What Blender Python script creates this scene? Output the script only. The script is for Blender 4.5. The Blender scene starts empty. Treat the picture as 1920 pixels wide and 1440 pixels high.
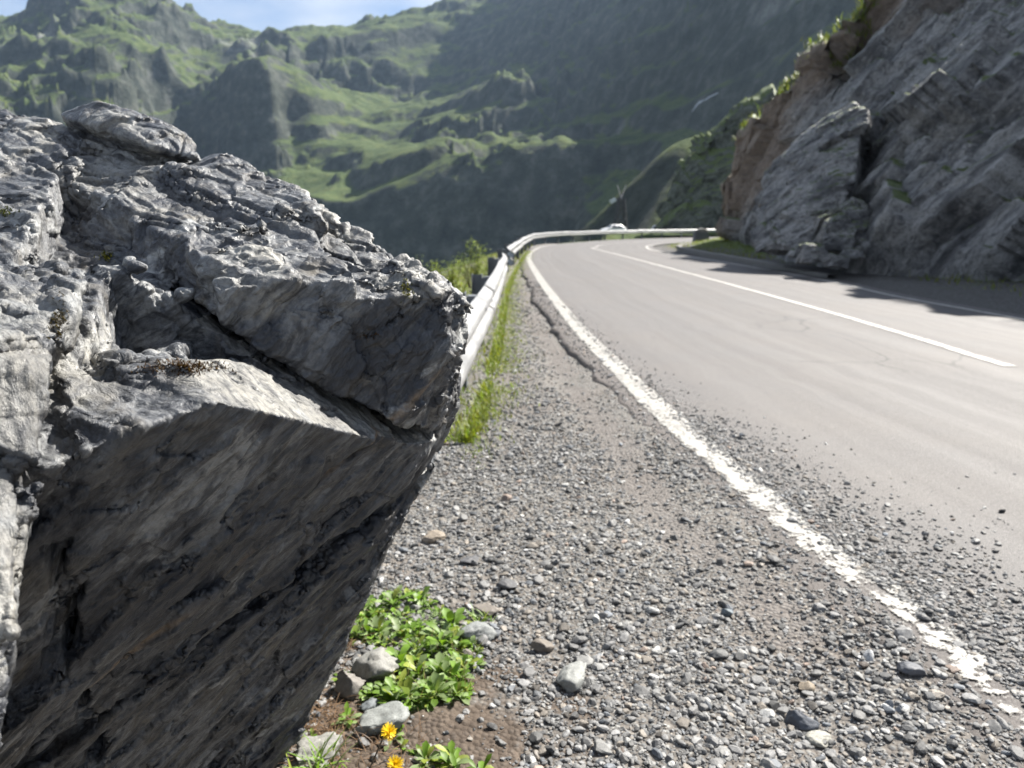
import bpy, bmesh, math, random
import numpy as np
from mathutils import Vector, Matrix

HAZE = 0.000056
# ---------------------------------------------------------------- camera, sky, sun, exposure
SC = bpy.context.scene
COL = SC.collection
CAM_H, PITCH, FPX = 1.25, math.radians(12.7), 1330.0       # eye height, tilt down, focal length in 1920-wide pixels
SUN_AZ, SUN_EL = math.radians(52), math.radians(47)
cam_data = bpy.data.cameras.new('camera')
cam = bpy.data.objects.new('camera', cam_data); COL.objects.link(cam)
cam.location = (0, 0, CAM_H); cam.rotation_euler = (math.pi/2 - PITCH, 0, 0)
cam_data.sensor_width = 36; cam_data.lens = 36*FPX/1920
cam_data.clip_start = 0.02; cam_data.clip_end = 20000
cam_data.dof.use_dof = True; cam_data.dof.focus_distance = 1.0; cam_data.dof.aperture_fstop = 6.2
SC.camera = cam
world = bpy.data.worlds.new('World'); SC.world = world; world.use_nodes = True
wt = world.node_tree; wt.nodes.clear()
def wn(t, **k):
    n = wt.nodes.new(t)
    for a, b in k.items(): setattr(n, a, b)
    return n
sky = wn('ShaderNodeTexSky', sky_type='NISHITA', sun_disc=False, sun_elevation=SUN_EL, sun_rotation=SUN_AZ, altitude=2000, air_density=1.0, dust_density=0.6, ozone_density=1.0)
tc = wn('ShaderNodeTexCoord'); mp = wn('ShaderNodeMapping'); mp.inputs['Scale'].default_value = (3, 3, 9)
cn = wn('ShaderNodeTexNoise'); cn.inputs['Scale'].default_value = 1.7; cn.inputs['Detail'].default_value = 7
cr = wn('ShaderNodeValToRGB'); cr.color_ramp.elements[0].position = 0.30; cr.color_ramp.elements[1].position = 0.66
cm = wn('ShaderNodeMixRGB'); cm.inputs[2].default_value = (5.2, 5.7, 6.5, 1)
bg = wn('ShaderNodeBackground'); bg.inputs['Strength'].default_value = 0.05
wo = wn('ShaderNodeOutputWorld')
wl = wt.links.new
wl(tc.outputs['Generated'], mp.inputs['Vector']); wl(mp.outputs[0], cn.inputs['Vector']); wl(cn.outputs[0], cr.inputs[0])
wl(cr.outputs[0], cm.inputs[0]); wl(sky.outputs[0], cm.inputs[1]); wl(cm.outputs[0], bg.inputs[0]); wl(bg.outputs[0], wo.inputs[0])
sun_data = bpy.data.lights.new('sun', 'SUN'); sun_data.energy = 5.0; sun_data.angle = math.radians(0.5); sun_data.color = (1, 0.955, 0.88)
sun = bpy.data.objects.new('sun', sun_data); COL.objects.link(sun)
SUN = Vector((math.sin(SUN_AZ)*math.cos(SUN_EL), math.cos(SUN_AZ)*math.cos(SUN_EL), math.sin(SUN_EL)))
sun.rotation_euler = SUN.to_track_quat('Z', 'Y').to_euler(); sun.location = (30, 60, 60)
SC.view_settings.view_transform = 'Standard'; SC.view_settings.look = 'None'
SC.view_settings.exposure = 1.58; SC.view_settings.gamma = 1
SC.render.engine = 'CYCLES'
SC.cycles.use_denoising = True
SC.cycles.max_bounces = 6; SC.cycles.diffuse_bounces = 3; SC.cycles.glossy_bounces = 2; SC.cycles.transparent_max_bounces = 8; SC.cycles.volume_bounces = 0
SC.cycles.use_adaptive_sampling = True; SC.cycles.adaptive_threshold = 0.015

# ---------------------------------------------------------------- photo geometry helpers
CP, SP = math.cos(PITCH), math.sin(PITCH)
def ray(px, py):
    x, y = (px-960)/FPX, (720-py)/FPX
    return np.array([x, CP + y*SP, y*CP - SP])
def U(px, py, Y):                       # the point seen at a pixel, Y metres ahead
    d = ray(px, py); return np.array([0, 0, CAM_H]) + d*(Y/d[1])
def G(px, py, z=0.0):                   # the point of a level seen at a pixel
    d = ray(px, py); return np.array([0, 0, CAM_H]) + d*((z-CAM_H)/d[2])

# ---------------------------------------------------------------- noise (numpy)
def _h(ix, iy, iz, seed):
    h = (ix*np.uint32(374761393)) ^ (iy*np.uint32(668265263)) ^ (iz*np.uint32(2147483647-86)) ^ np.uint32((seed*2654435761) & 0xffffffff)
    h = (h ^ (h >> np.uint32(15)))*np.uint32(2246822519); h = (h ^ (h >> np.uint32(13)))*np.uint32(3266489917)
    return h ^ (h >> np.uint32(16))
def _r(h): return (h & np.uint32(0xffffff)).astype(np.float32)/np.float32(0x1000000)
def vnoise(P, seed=0, sharp=0):         # value noise -1..1; sharp steepens the blends into blocks
    P = np.asarray(P, np.float32); F = np.floor(P); I = F.astype(np.int64).astype(np.uint32); f = P-F
    f = f*f*(3-2*f)
    for _ in range(sharp): f = f*f*(3-2*f)
    out = 0
    for a in (0, 1):
        wa = f[:, 0] if a else 1-f[:, 0]
        for b in (0, 1):
            wb = f[:, 1] if b else 1-f[:, 1]
            for c in (0, 1):
                wc = f[:, 2] if c else 1-f[:, 2]
                out = out + wa*wb*wc*_r(_h(I[:, 0]+np.uint32(a), I[:, 1]+np.uint32(b), I[:, 2]+np.uint32(c), seed))
    return out*2-1
def pnoise(P, seed=0):                  # gradient noise about -1..1
    P = np.asarray(P, np.float32); F = np.floor(P); I = F.astype(np.int64).astype(np.uint32); f = P-F
    w = f*f*f*(f*(f*6-15)+10); out = 0
    for a in (0, 1):
        wa = w[:, 0] if a else 1-w[:, 0]
        for b in (0, 1):
            wb = w[:, 1] if b else 1-w[:, 1]
            for c in (0, 1):
                wc = w[:, 2] if c else 1-w[:, 2]
                h = _h(I[:, 0]+np.uint32(a), I[:, 1]+np.uint32(b), I[:, 2]+np.uint32(c), seed)
                gx = ((h & np.uint32(1023)).astype(np.float32)/511.5-1); gy = (((h >> np.uint32(10)) & np.uint32(1023)).astype(np.float32)/511.5-1); gz = (((h >> np.uint32(20)) & np.uint32(1023)).astype(np.float32)/511.5-1)
                out = out + wa*wb*wc*(gx*(f[:, 0]-a)+gy*(f[:, 1]-b)+gz*(f[:, 2]-c))
    return out*1.3
def fbm(P, oct=4, seed=0, gain=0.5):
    out = 0; a = 1.0; P = np.asarray(P, np.float32)
    for k in range(oct):
        out = out + a*pnoise(P*(2.03**k)+k*7.1, seed+k); a *= gain
    return out
def ridged(P, oct=4, seed=0, gain=0.5):
    out = 0; a = 1.0; w = 1.0; P = np.asarray(P, np.float32)
    for k in range(oct):
        n = (1-np.abs(pnoise(P*(2.07**k)+k*3.7, seed+k))*1.6); n = np.clip(n, 0, 1)**2*w
        w = np.clip(n*1.4, 0, 1); out = out + a*n; a *= gain
    return out
def facets(P, seed=0, tilt=1.0):        # broken-rock noise: every cell is its own tilted plane
    P = np.asarray(P, np.float32); B = np.floor(P-0.5); best = np.full(len(P), 1e9, np.float32); sec = best.copy(); val = np.zeros(len(P), np.float32)
    for a in (0, 1):
        for b in (0, 1):
            for c in (0, 1):
                C = B+np.array([a, b, c], np.float32); I = C.astype(np.int64).astype(np.uint32)
                h1 = _h(I[:, 0], I[:, 1], I[:, 2], seed); h2 = _h(I[:, 0], I[:, 1], I[:, 2], seed+57)
                o = np.stack([(h1 & np.uint32(1023)), (h1 >> np.uint32(10)) & np.uint32(1023), (h1 >> np.uint32(20)) & np.uint32(1023)], 1).astype(np.float32)/1023
                d = P-(C+0.15+0.7*o); dd = (d*d).sum(1)
                g = np.stack([(h2 & np.uint32(1023)), (h2 >> np.uint32(10)) & np.uint32(1023), (h2 >> np.uint32(20)) & np.uint32(1023)], 1).astype(np.float32)/511.5-1
                v = (g*d).sum(1)*tilt + (_r(_h(I[:, 0], I[:, 1], I[:, 2], seed+91))-0.5)
                near = dd < best
                sec = np.where(near, best, np.minimum(sec, dd)); val = np.where(near, v, val); best = np.where(near, dd, best)
    return val, np.sqrt(sec)-np.sqrt(best)
def axes_from(n, t):
    n = np.array(n, float); n /= np.linalg.norm(n); t = np.array(t, float); t -= n*(t@n); t /= np.linalg.norm(t)
    return np.stack([t, np.cross(n, t), n])         # rows: along, across, through the layers
def smooth(a, b, x):
    t = np.clip((x-a)/(b-a), 0, 1); return t*t*(3-2*t)

# ---------------------------------------------------------------- mesh helpers
def put(o, name=None, parent=None, label=None, cat=None, group=None, kind=None):
    if name: o.name = name
    if o.name not in COL.objects: COL.objects.link(o)
    if parent is not None: o.parent = parent
    if label: o['label'] = label
    if cat: o['category'] = cat
    if group: o['group'] = group
    if kind: o['kind'] = kind
    return o
def np_mesh(name, V, faces, mat, smooth_shade=True, color=None, **kw):
    """faces: (n,3) or (n,4) array, or a list of such arrays"""
    if not isinstance(faces, (list, tuple)): faces = [faces]
    faces = [np.asarray(f, np.int32) for f in faces if len(f)]
    me = bpy.data.meshes.new(name); V = np.asarray(V, np.float32)
    me.vertices.add(len(V)); me.vertices.foreach_set('co', V.ravel())
    loops = np.concatenate([f.ravel() for f in faces]); tot = np.concatenate([np.full(len(f), f.shape[1], np.int32) for f in faces])
    start = np.concatenate([[0], np.cumsum(tot)[:-1]]).astype(np.int32)
    me.loops.add(len(loops)); me.loops.foreach_set('vertex_index', loops)
    me.polygons.add(len(tot)); me.polygons.foreach_set('loop_start', start)
    me.polygons.foreach_set('use_smooth', np.full(len(tot), smooth_shade))
    if color is not None:
        ca = me.color_attributes.new('tint', 'FLOAT_COLOR', 'POINT')
        c4 = np.ones((len(V), 4), np.float32); c4[:, :3] = color; ca.data.foreach_set('color', c4.ravel())
    me.update(calc_edges=True); me.validate()
    if mat: me.materials.append(mat)
    return put(bpy.data.objects.new(name, me), **kw)
def bm_obj(name, bm, mat, smooth_shade=False, **kw):
    me = bpy.data.meshes.new(name); bm.normal_update(); bm.to_mesh(me); bm.free()
    for p in me.polygons: p.use_smooth = smooth_shade
    if mat: me.materials.append(mat)
    return put(bpy.data.objects.new(name, me), **kw)
def empty(name, loc, label, cat, group=None, rotz=0.0):
    o = bpy.data.objects.new(name, None); o.location = loc; o.rotation_euler = (0, 0, rotz); o.empty_display_size = 0.1
    return put(o, label=label, cat=cat, group=group)
def grid_faces(nu, nv):
    i = np.arange(nu*nv).reshape(nu, nv)
    return np.stack([i[:-1, :-1], i[1:, :-1], i[1:, 1:], i[:-1, 1:]], -1).reshape(-1, 4)
def grid_normals(V, nu, nv):
    Q = V.reshape(nu, nv, 3); a = np.gradient(Q, axis=0); b = np.gradient(Q, axis=1); n = np.cross(a, b)
    n /= np.linalg.norm(n, axis=2, keepdims=True)+1e-12; return n.reshape(-1, 3)
def resample(pts, n=None, step=None):
    pts = np.asarray(pts, float); d = np.concatenate([[0], np.cumsum(np.linalg.norm(np.diff(pts, axis=0), axis=1))])
    if n is None: n = max(2, int(d[-1]/step)+1)
    s = np.linspace(0, d[-1], n); return np.stack([np.interp(s, d, pts[:, k]) for k in range(pts.shape[1])], 1)
def spline(pts, per=12):                # Catmull-Rom through points
    P = np.asarray(pts, float); P = np.vstack([2*P[0]-P[1], P, 2*P[-1]-P[-2]]); out = []
    for i in range(1, len(P)-2):
        for t in np.linspace(0, 1, per, endpoint=False):
            a, b, c, d = P[i-1:i+3]
            out.append(0.5*(2*b+(c-a)*t+(2*a-5*b+4*c-d)*t*t+(3*b-a-3*c+d)*t**3))
    out.append(P[-2]); return np.array(out)
def surface_nets(S, org, h):
    """quad mesh of the zero level of a sampled solid (negative inside)"""
    nx, ny, nz = S.shape; ins = S < 0
    cs = sum(ins[a:nx-1+a, b:ny-1+b, c:nz-1+c].astype(np.int8) for a in (0, 1) for b in (0, 1) for c in (0, 1))
    act = (cs > 0) & (cs < 8); ids = np.full(act.shape, -1, np.int64); idx = np.argwhere(act); ids[act] = np.arange(len(idx))
    acc = np.zeros((len(idx), 3)); cnt = np.zeros(len(idx))
    i, j, k = idx.T
    cor = [(a, b, c) for a in (0, 1) for b in (0, 1) for c in (0, 1)]
    val = {q: S[i+q[0], j+q[1], k+q[2]] for q in cor}
    for q in cor:
        for ax in range(3):
            if q[ax] == 0:
                p = list(q); p[ax] = 1; p = tuple(p); a, b = val[q], val[p]; m = (a < 0) != (b < 0)
                t = np.where(m, a/np.where(m, a-b, 1), 0); pos = np.array(q, float)[None].repeat(len(idx), 0); pos[:, ax] = t
                acc[m] += pos[m]; cnt[m] += 1
    V = org+(idx+acc/cnt[:, None])*h; quads = []
    for ax in range(3):
        u, v = [(1, 2), (2, 0), (0, 1)][ax]
        lo = [slice(None)]*3; hi = [slice(None)]*3; lo[ax] = slice(0, -1); hi[ax] = slice(1, None)
        a, b = ins[tuple(lo)], ins[tuple(hi)]
        e = np.argwhere(a != b); e = e[(e[:, u] > 0) & (e[:, v] > 0) & (e[:, u] < S.shape[u]-1) & (e[:, v] < S.shape[v]-1)]
        f = a[tuple(e.T)]
        def cid(du, dv):
            c = e.copy(); c[:, u] += du; c[:, v] += dv; return ids[tuple(c.T)]
        q = np.stack([cid(-1, -1), cid(0, -1), cid(0, 0), cid(-1, 0)], 1); q[~f] = q[~f][:, ::-1]; quads.append(q)
    return V, np.concatenate(quads)
def vert_normals(V, Q):
    n = np.cross(V[Q[:, 2]]-V[Q[:, 0]], V[Q[:, -1]]-V[Q[:, 1]]); N = np.zeros_like(V)
    for k in range(Q.shape[1]):
        for c in range(3): N[:, c] += np.bincount(Q[:, k], n[:, c], len(V))
    return N/(np.linalg.norm(N, axis=1, keepdims=True)+1e-12)
def relax(V, Q, x, k=1, f=.5):          # average a value (or the points) with its mesh neighbours
    cnt = sum(np.bincount(Q[:, i], minlength=len(V)) for i in range(4))*2.0+1e-9; x = np.array(x, float)
    for _ in range(k):
        y = x.reshape(len(V), -1); acc = np.zeros_like(y)
        for i in range(4):
            for j in ((i+1) % 4, (i+3) % 4):
                for c in range(y.shape[1]): acc[:, c] += np.bincount(Q[:, i], y[Q[:, j], c], len(V))
        x = (y+f*(acc/cnt[:, None]-y)).reshape(x.shape)
    return x
def catmull(V, Q, levels):
    me = bpy.data.meshes.new('tmp'); me.from_pydata(V.tolist(), [], Q.tolist())
    o = bpy.data.objects.new('tmp', me); COL.objects.link(o); m = o.modifiers.new('s', 'SUBSURF'); m.levels = levels; m.subdivision_type = 'CATMULL_CLARK'
    dg = bpy.context.evaluated_depsgraph_get(); e = o.evaluated_get(dg); em = e.to_mesh()
    W = np.empty(len(em.vertices)*3, np.float32); em.vertices.foreach_get('co', W); L = np.empty(len(em.loops), np.int32); em.loops.foreach_get('vertex_index', L)
    W = W.reshape(-1, 3).astype(float); L = L.reshape(-1, 4); e.to_mesh_clear(); bpy.data.objects.remove(o); bpy.data.meshes.remove(me); return W, L
def plane3(a, b, c, out):
    n = np.cross(b-a, c-a); n /= np.linalg.norm(n)
    if n@np.array(out, float) < 0: n = -n
    return n, n@a
def plane(p, n):
    n = np.array(n, float); n /= np.linalg.norm(n); return n, n@np.asarray(p, float)
def hull_planes(pts):
    bm = bmesh.new()
    for p in pts: bm.verts.new(p)
    bmesh.ops.convex_hull(bm, input=bm.verts); bm.normal_update()
    c = np.mean(np.array(pts), 0); out = []
    for f in bm.faces:
        n = np.array(f.normal); d = n@np.array(f.verts[0].co)
        if n@c > d: n, d = -n, -d
        out.append((n, d))
    bm.free(); return out
def convex(P, pls):
    s = np.full(len(P), -1e9, np.float32)
    for n, d in pls: s = np.maximum(s, P@n.astype(np.float32)-np.float32(d))
    return s

# ---------------------------------------------------------------- material helpers
class Mat:
    def __init__(s, name):
        s.m = bpy.data.materials.new(name); s.m.use_nodes = True; s.t = s.m.node_tree; s.t.nodes.clear()
        s.out = s.t.nodes.new('ShaderNodeOutputMaterial'); s.b = s.t.nodes.new('ShaderNodeBsdfPrincipled'); s.l(s.b.outputs[0], s.out.inputs[0])
    def l(s, a, b): s.t.links.new(a, b)
    def n(s, t, ins=None, **k):
        x = s.t.nodes.new('ShaderNode'+t)
        for a, b in k.items(): setattr(x, a, b)
        for a, b in (ins or {}).items(): s.set(x.inputs[a], b)
        return x
    def set(s, sock, v):
        if hasattr(v, 'is_output'): s.l(v, sock)
        else: sock.default_value = v if not (isinstance(v, tuple) and len(v) == 3 and sock.type == 'RGBA') else v+(1,)
    def pos(s): return s.n('NewGeometry').outputs['Position']
    def obj(s): return s.n('TexCoord').outputs['Object']
    def map(s, v, scale=(1, 1, 1), rot=(0, 0, 0)): return s.n('Mapping', {'Vector': v, 'Scale': scale, 'Rotation': rot}).outputs[0]
    def noise(s, v, scale, detail=4, rough=0.55, dist=0.0): return s.n('TexNoise', {'Vector': v, 'Scale': scale, 'Detail': detail, 'Roughness': rough, 'Distortion': dist}).outputs[0]
    def voro(s, v, scale, feature='F1', out=0): return s.n('TexVoronoi', {'Vector': v, 'Scale': scale}, feature=feature).outputs[out]
    def ramp(s, f, stops):
        r = s.n('ValToRGB', {'Fac': f}); e = r.color_ramp.elements
        while len(e) < len(stops): e.new(0.5)
        for x, (p, c) in zip(e, stops):
            x.position = p; x.color = (c+(1,)) if isinstance(c, tuple) else (c, c, c, 1)
        return r.outputs[0]
    def mix(s, f, a, b, mode='MIX'): return s.n('MixRGB', {'Fac': f, 'Color1': a, 'Color2': b}, blend_type=mode).outputs[0]
    def math(s, op, a, b=0.0, clamp=False): return s.n('Math', {0: a, 1: b}, operation=op, use_clamp=clamp).outputs[0]
    def sep(s, v): return s.n('SeparateXYZ', {0: v}).outputs
    def bump(s, h, strength=0.5, dist=0.01, normal=None):
        x = s.n('Bump', {'Height': h, 'Strength': strength, 'Distance': dist})
        if normal is not None: s.l(normal, x.inputs['Normal'])
        return x.outputs[0]
    def fin(s, color, rough=0.7, normal=None, spec=None, **k):
        s.set(s.b.inputs['Base Color'], color); s.set(s.b.inputs['Roughness'], rough)
        if normal is not None: s.l(normal, s.b.inputs['Normal'])
        if spec is not None: s.set(s.b.inputs['Specular IOR Level'], spec)
        for a, b in k.items(): s.set(s.b.inputs[a], b)
        return s.m
def plain(name, c, rough=0.6, **k):
    m = Mat(name); n = m.noise(m.obj(), 9, 5)
    return m.fin(m.mix(m.ramp(n, [(0.3, 0.0), (0.7, 1.0)]), tuple(x*0.8 for x in c), c), rough, **k)
FOLI = axes_from((-0.19, -0.70, 0.43), (0.62, 0.20, 0.60))      # the layering of the local schist
FOLI_ROT = Matrix(FOLI.tolist()).to_euler()
def rock_material(name, s, dark, mid, light, tan, lichen, bump=0.6, dist=0.01, spec=0.4, rough=0.55, pale=False):
    m = Mat(name); p = m.pos(); f = m.n('Mapping', {'Vector': p, 'Rotation': tuple(FOLI_ROT)}, vector_type='POINT').outputs[0]
    warp = m.mix(0.5, f, m.n('TexNoise', {'Vector': f, 'Scale': 2.5*s, 'Detail': 3}).outputs['Color'], 'LINEAR_LIGHT')
    fl = m.map(f, (1, 1, 4.5)); 
    n1 = m.noise(m.map(f, (1, 1.2, 2.6)), 4.2*s, 9, 0.66, 1.4); n2 = m.noise(m.map(f, (1, 1.2, 2.2)), 7*s, 8, 0.65, 1.2); n3 = m.noise(m.map(f, (1.6, 1.9, 3.6)), 20*s, 8, 0.64, 1.2); n4 = m.noise(p, 120*s, 4, 0.6)
    c = m.ramp(n1, [(0.28, dark), (0.43, mid), (0.56, light), (0.66, mid), (0.78, dark)])
    c = m.mix(m.ramp(n2, [(0.50, 0.0), (0.64, 0.85)]), c, tan)
    c = m.mix(m.ramp(n3, [(0.34, 0.7), (0.50, 0.0)]), c, dark)
    n5 = m.noise(m.map(f, (1, 1.4, 2.4)), 4.2*s, 8, 0.62, 1.5)
    c = m.mix(m.ramp(n5, [(0.565, 0.0), (0.61, 0.85)]), c, lichen)
    if pale:                            # pale lichened ledges plus sunlit brightness painted onto the upper faces, marked on the mesh
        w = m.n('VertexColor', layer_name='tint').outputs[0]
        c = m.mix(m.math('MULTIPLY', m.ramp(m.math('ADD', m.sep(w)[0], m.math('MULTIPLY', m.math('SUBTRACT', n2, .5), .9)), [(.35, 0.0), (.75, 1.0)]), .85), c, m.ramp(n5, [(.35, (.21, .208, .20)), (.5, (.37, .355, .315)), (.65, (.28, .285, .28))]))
    if pale:
        ln = m.noise(m.map(f, (.9, 1.3, 5.0)), 13*s, 7, .62, 1.1)
        c = m.mix(m.ramp(ln, [(.38, .75), (.50, 0.0)]), c, dark)
        c = m.mix(m.ramp(ln, [(.57, 0.0), (.70, .25)]), c, (.33, .325, .305))
        big = m.noise(m.map(f, (1, 1.3, 2.6)), 1.5*s, 6, .6, .8)
        c = m.mix(m.ramp(big, [(.40, .62), (.56, 0.0)]), c, dark)
        c = m.mix(m.math('MULTIPLY', m.sep(w)[1], m.ramp(n2, [(.3, .3), (.6, 1.0)])), c, (.26, .185, .115))
    c = m.mix(m.ramp(n4, [(0.34, 0.42), (0.55, 0.0)]), c, dark)
    hgt = m.math('ADD', m.math('MULTIPLY', n3, 1.0), m.math('MULTIPLY', n4, 0.35))
    hgt = m.math('ADD', hgt, m.math('MULTIPLY', m.noise(m.map(f, (1, 1, 3)), 45*s, 6, 0.65), 0.8))
    rg = m.math('ABSOLUTE', m.math('SUBTRACT', m.noise(m.map(f, (.8, 1, 5.5)), 9*s, 5, .6, .7), .5)); hgt = m.math('ADD', hgt, m.math('MULTIPLY', m.ramp(rg, [(.0, 0.0), (.10, 1.0)]), 0.22))
    return m.fin(c, m.ramp(n2, [(0.3, rough-0.12), (0.7, rough+0.2)]), m.bump(hgt, bump, dist), spec)
# ---------------------------------------------------------------- the foreground boulder
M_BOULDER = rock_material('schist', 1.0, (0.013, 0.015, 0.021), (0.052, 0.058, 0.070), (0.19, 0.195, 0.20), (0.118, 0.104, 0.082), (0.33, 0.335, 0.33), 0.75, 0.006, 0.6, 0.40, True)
W1, W2 = 0.012, 0.006
def make_boulder():
    F = plane3(U(100, 780, .65), U(640, 800, .95), U(540, 1440, 1.43), (.65, -.58, -.48))
    def on(pl, px, py):
        d = ray(px, py); o = np.array([0, 0, CAM_H]); return o+d*((pl[1]-pl[0]@o)/(pl[0]@d))
    A = plane3(U(380, 540, 1.0), U(740, 505, 1.10), U(0, 172, 1.7), (0, -.4, .9))
    A2 = plane3(on(A, 712, 446), U(868, 548, 1.10), on(A, 740, 508), (.3, 0, .9))
    Cf = plane3(U(380, 540, 1.0), U(740, 505, 1.08), U(400, 660, 1.0), (.1, -1, 0))
    T1 = plane3(on(F, 200, 708), on(F, 640, 805), U(400, 660, .94), (.3, 0, .9))
    T2 = plane3(on(F, 200, 712), U(120, 688, .95), U(372, 676, .97), (0, 0, 1))
    def sil(p, q, out): c = np.array([0, 0, CAM_H]); return plane3(p, q, p+(p-c)*.3-np.array(out)*.04, out)
    R1 = sil(U(900, 600, 1.07), U(856, 830, 1.14), (1, 0, -.1)); R0 = sil(on(A, 722, 462), U(884, 566, 1.10), (.7, 0, .7))

    R1b = plane(on(F, 800, 690), (.86, -.42, .16))
    R2 = plane3(U(862, 800, 1.17), U(654, 1200, 1.30), U(654, 1200, 1.30)+np.array([-.12, 1, 0]), (1, .2, -.36))
    R3 = plane(on(F, 742, 950), (.9, -.2, -.45))
    def bk(p, q): e = on(A, *q)-on(A, *p); return plane(on(A, *p), (-e[1], e[0], .25) if e[0] > 0 else (e[1], -e[0], .25))
    back = bk((0, 166), (360, 272)); back2 = bk((360, 272), (585, 366)); back3 = bk((585, 366), (722, 438))
    left = plane((-1.3, 1, 1), (-1, -.1, .1)); front = plane((-1.2, .1, 1), (-.35, -1, .1))
    CAP = hull_planes([U(118, 218, 1.50), U(185, 196, 1.49), U(255, 212, 1.47), U(338, 246, 1.42), U(368, 276, 1.40), U(362, 296, 1.38), U(290, 282, 1.36), U(240, 246, 1.40), U(140, 226, 1.47),
                       U(185, 203, 1.66), U(340, 254, 1.60), U(300, 310, 1.5), U(160, 280, 1.6)])
    J1 = plane3(U(200, 1225, .9), U(640, 880, 1.02), U(640, 880, 1.02)+np.array([.1, .9, .45])*.3, (-.4, 0, .9))
    PLE = plane3(U(97, 770, .62), U(14, 1150, .60), U(97, 770, .62)+(ray(97, 770)+np.array([-.14, 0, 0]))*.3, (1, .6, 0))
    def solid(X, w):
        def sd(pl, off=0.0): return X@pl[0].astype(np.float32)-np.float32(pl[1]+off)
        s = convex(X, [F, A, A2, R0, R1, R1b, R2, R3, back, back2, back3, left, front])+w
        PL = plane(U(118, 620, .80), (.93, .30, .1)); PR = plane(U(372, 600, 1.0), (.88, .45, 0))
        # wedge in front of the middle block, above the lower ledge
        wedge = np.minimum(sd(T1)+w*0.7, sd(Cf)-w*0.6); wedge = np.minimum(wedge, sd(PR)-w*.5)
        s = np.maximum(s, wedge)
        # deeper recess on the left of the middle block
        C2 = plane(U(250, 572, 1.035), (.10, -1, .05))
        rec = np.minimum(np.minimum(sd(T2)+w*.5, sd(C2)-w*.5), np.minimum(sd(PL)-w*.5, -sd(PR)+w*.5+.03))
        s = np.maximum(s, rec)
        # step in the upper surface: the lower left part has lost its top layer
        a1, a2 = on(A, 120, 318), on(A, 420, 500)
        ST = plane3(a1, a2, a2+np.array([.10, .12, 1]), (-.6, -.7, .1))
        step = np.minimum(np.minimum(sd(A, -.055)-w, sd(ST)-w*1.5), np.minimum(sd(plane(on(A, 60, 420), (.85, .2, .2)))+w, sd(plane(on(A, 250, 505), (.05, 1, 0)))-w))
        s = np.maximum(s, step)
        b1, b2 = on(A, 588, 400), on(A, 650, 500)
        ST2 = plane3(b1, b2, b2+np.array([0, 0, .2]), (.9, -.2, .1))
        s = np.maximum(s, np.minimum(sd(A, -.028)-w, sd(ST2)-w))
        # thin crack under the middle block and one behind the right end
        cr1 = 0.012-np.abs(sd(T1, .012)+w*.7); cr1 = np.minimum(cr1, sd(Cf, -.16)); s = np.maximum(s, np.minimum(cr1, sd(PL)))
        # diagonal joint planes that break the dark face into slabs
        s = np.maximum(s, np.minimum(sd(F, -.022)-w*.4, -sd(J1)+w*.5))
        J2 = plane3(U(190, 1290, .95), U(380, 1140, 1.05), U(380, 1140, 1.05)+np.array([.0, .9, .35])*.3, (-.4, 0, .9))
        s = np.maximum(s, np.minimum(sd(F, -.05)-w*.4, np.minimum(-sd(J2)+w*.3, sd(J2, -.05))))
        J3 = plane3(U(150, 960, .8), U(185, 1240, .95), U(185, 1240, .95)+np.array([-.2, .9, .1])*.3, (1, 0, 0))
        s = np.maximum(s, np.minimum(np.minimum(0.008-np.abs(sd(J3)-w*.6), sd(F, -.07)), .90-X[:, 2]+w))
        # loose-looking cap on the top
        s = np.minimum(s, convex(X, CAP)+w*.35)
        # nearer lobe on the left edge, its face turned to the light
        E = [plane(U(28, 900, .60), (.60, -.48, .64)), plane(U(30, 760, .60), (.25, -.12, .95)), plane3(U(97, 770, .62), U(14, 1150, .60), U(97, 770, .62)+(ray(97, 770)+np.array([-.14, 0, 0]))*.3, (1, .6, 0)), plane((-1.3, .5, .5), (-1, 0, 0)), plane((-.5, .95, .5), (0, 1, 0))]
        s = np.minimum(s, convex(X, E)+w*.6)
        # loose block lying in the notch
        nb = hull_planes([U(270, 668, .93), U(345, 655, .95), U(362, 690, .92), U(300, 690, .90), U(280, 650, 1.05), U(350, 645, 1.05), U(365, 700, 1.0)])
        s = np.minimum(s, convex(X, nb)+w*.3)
        return s
    h = 0.0125; lo = np.array([-1.38, 0.12, -0.10]); hi = np.array([0.03, 1.92, 1.64])
    n = ((hi-lo)/h).astype(int)+1
    X = np.stack(np.meshgrid(*[lo[k]+h*np.arange(n[k]) for k in range(3)], indexing='ij'), -1).reshape(-1, 3).astype(np.float32)
    cs = [np.arange(0, m+5, 5) for m in n]; ax = [lo[k]+h*cs[k] for k in range(3)]
    Xc = np.stack(np.meshgrid(*ax, indexing='ij'), -1).reshape(-1, 3)
    wc = (W1*pnoise(Xc*2.6, 3)+W2*pnoise(Xc*6.5, 4)).reshape([len(c) for c in cs]).astype(np.float32)
    for k in range(3):                  # stretch the coarse noise over the fine grid
        t = np.arange(n[k])/5; i = t.astype(int); f = (t-i).astype(np.float32)
        sh = [1, 1, 1]; sh[k] = -1; f = f.reshape(sh); wc = np.take(wc, i, k)*(1-f)+np.take(wc, i+1, k)*f
    w = wc.ravel()
    s = solid(X, w)
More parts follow.
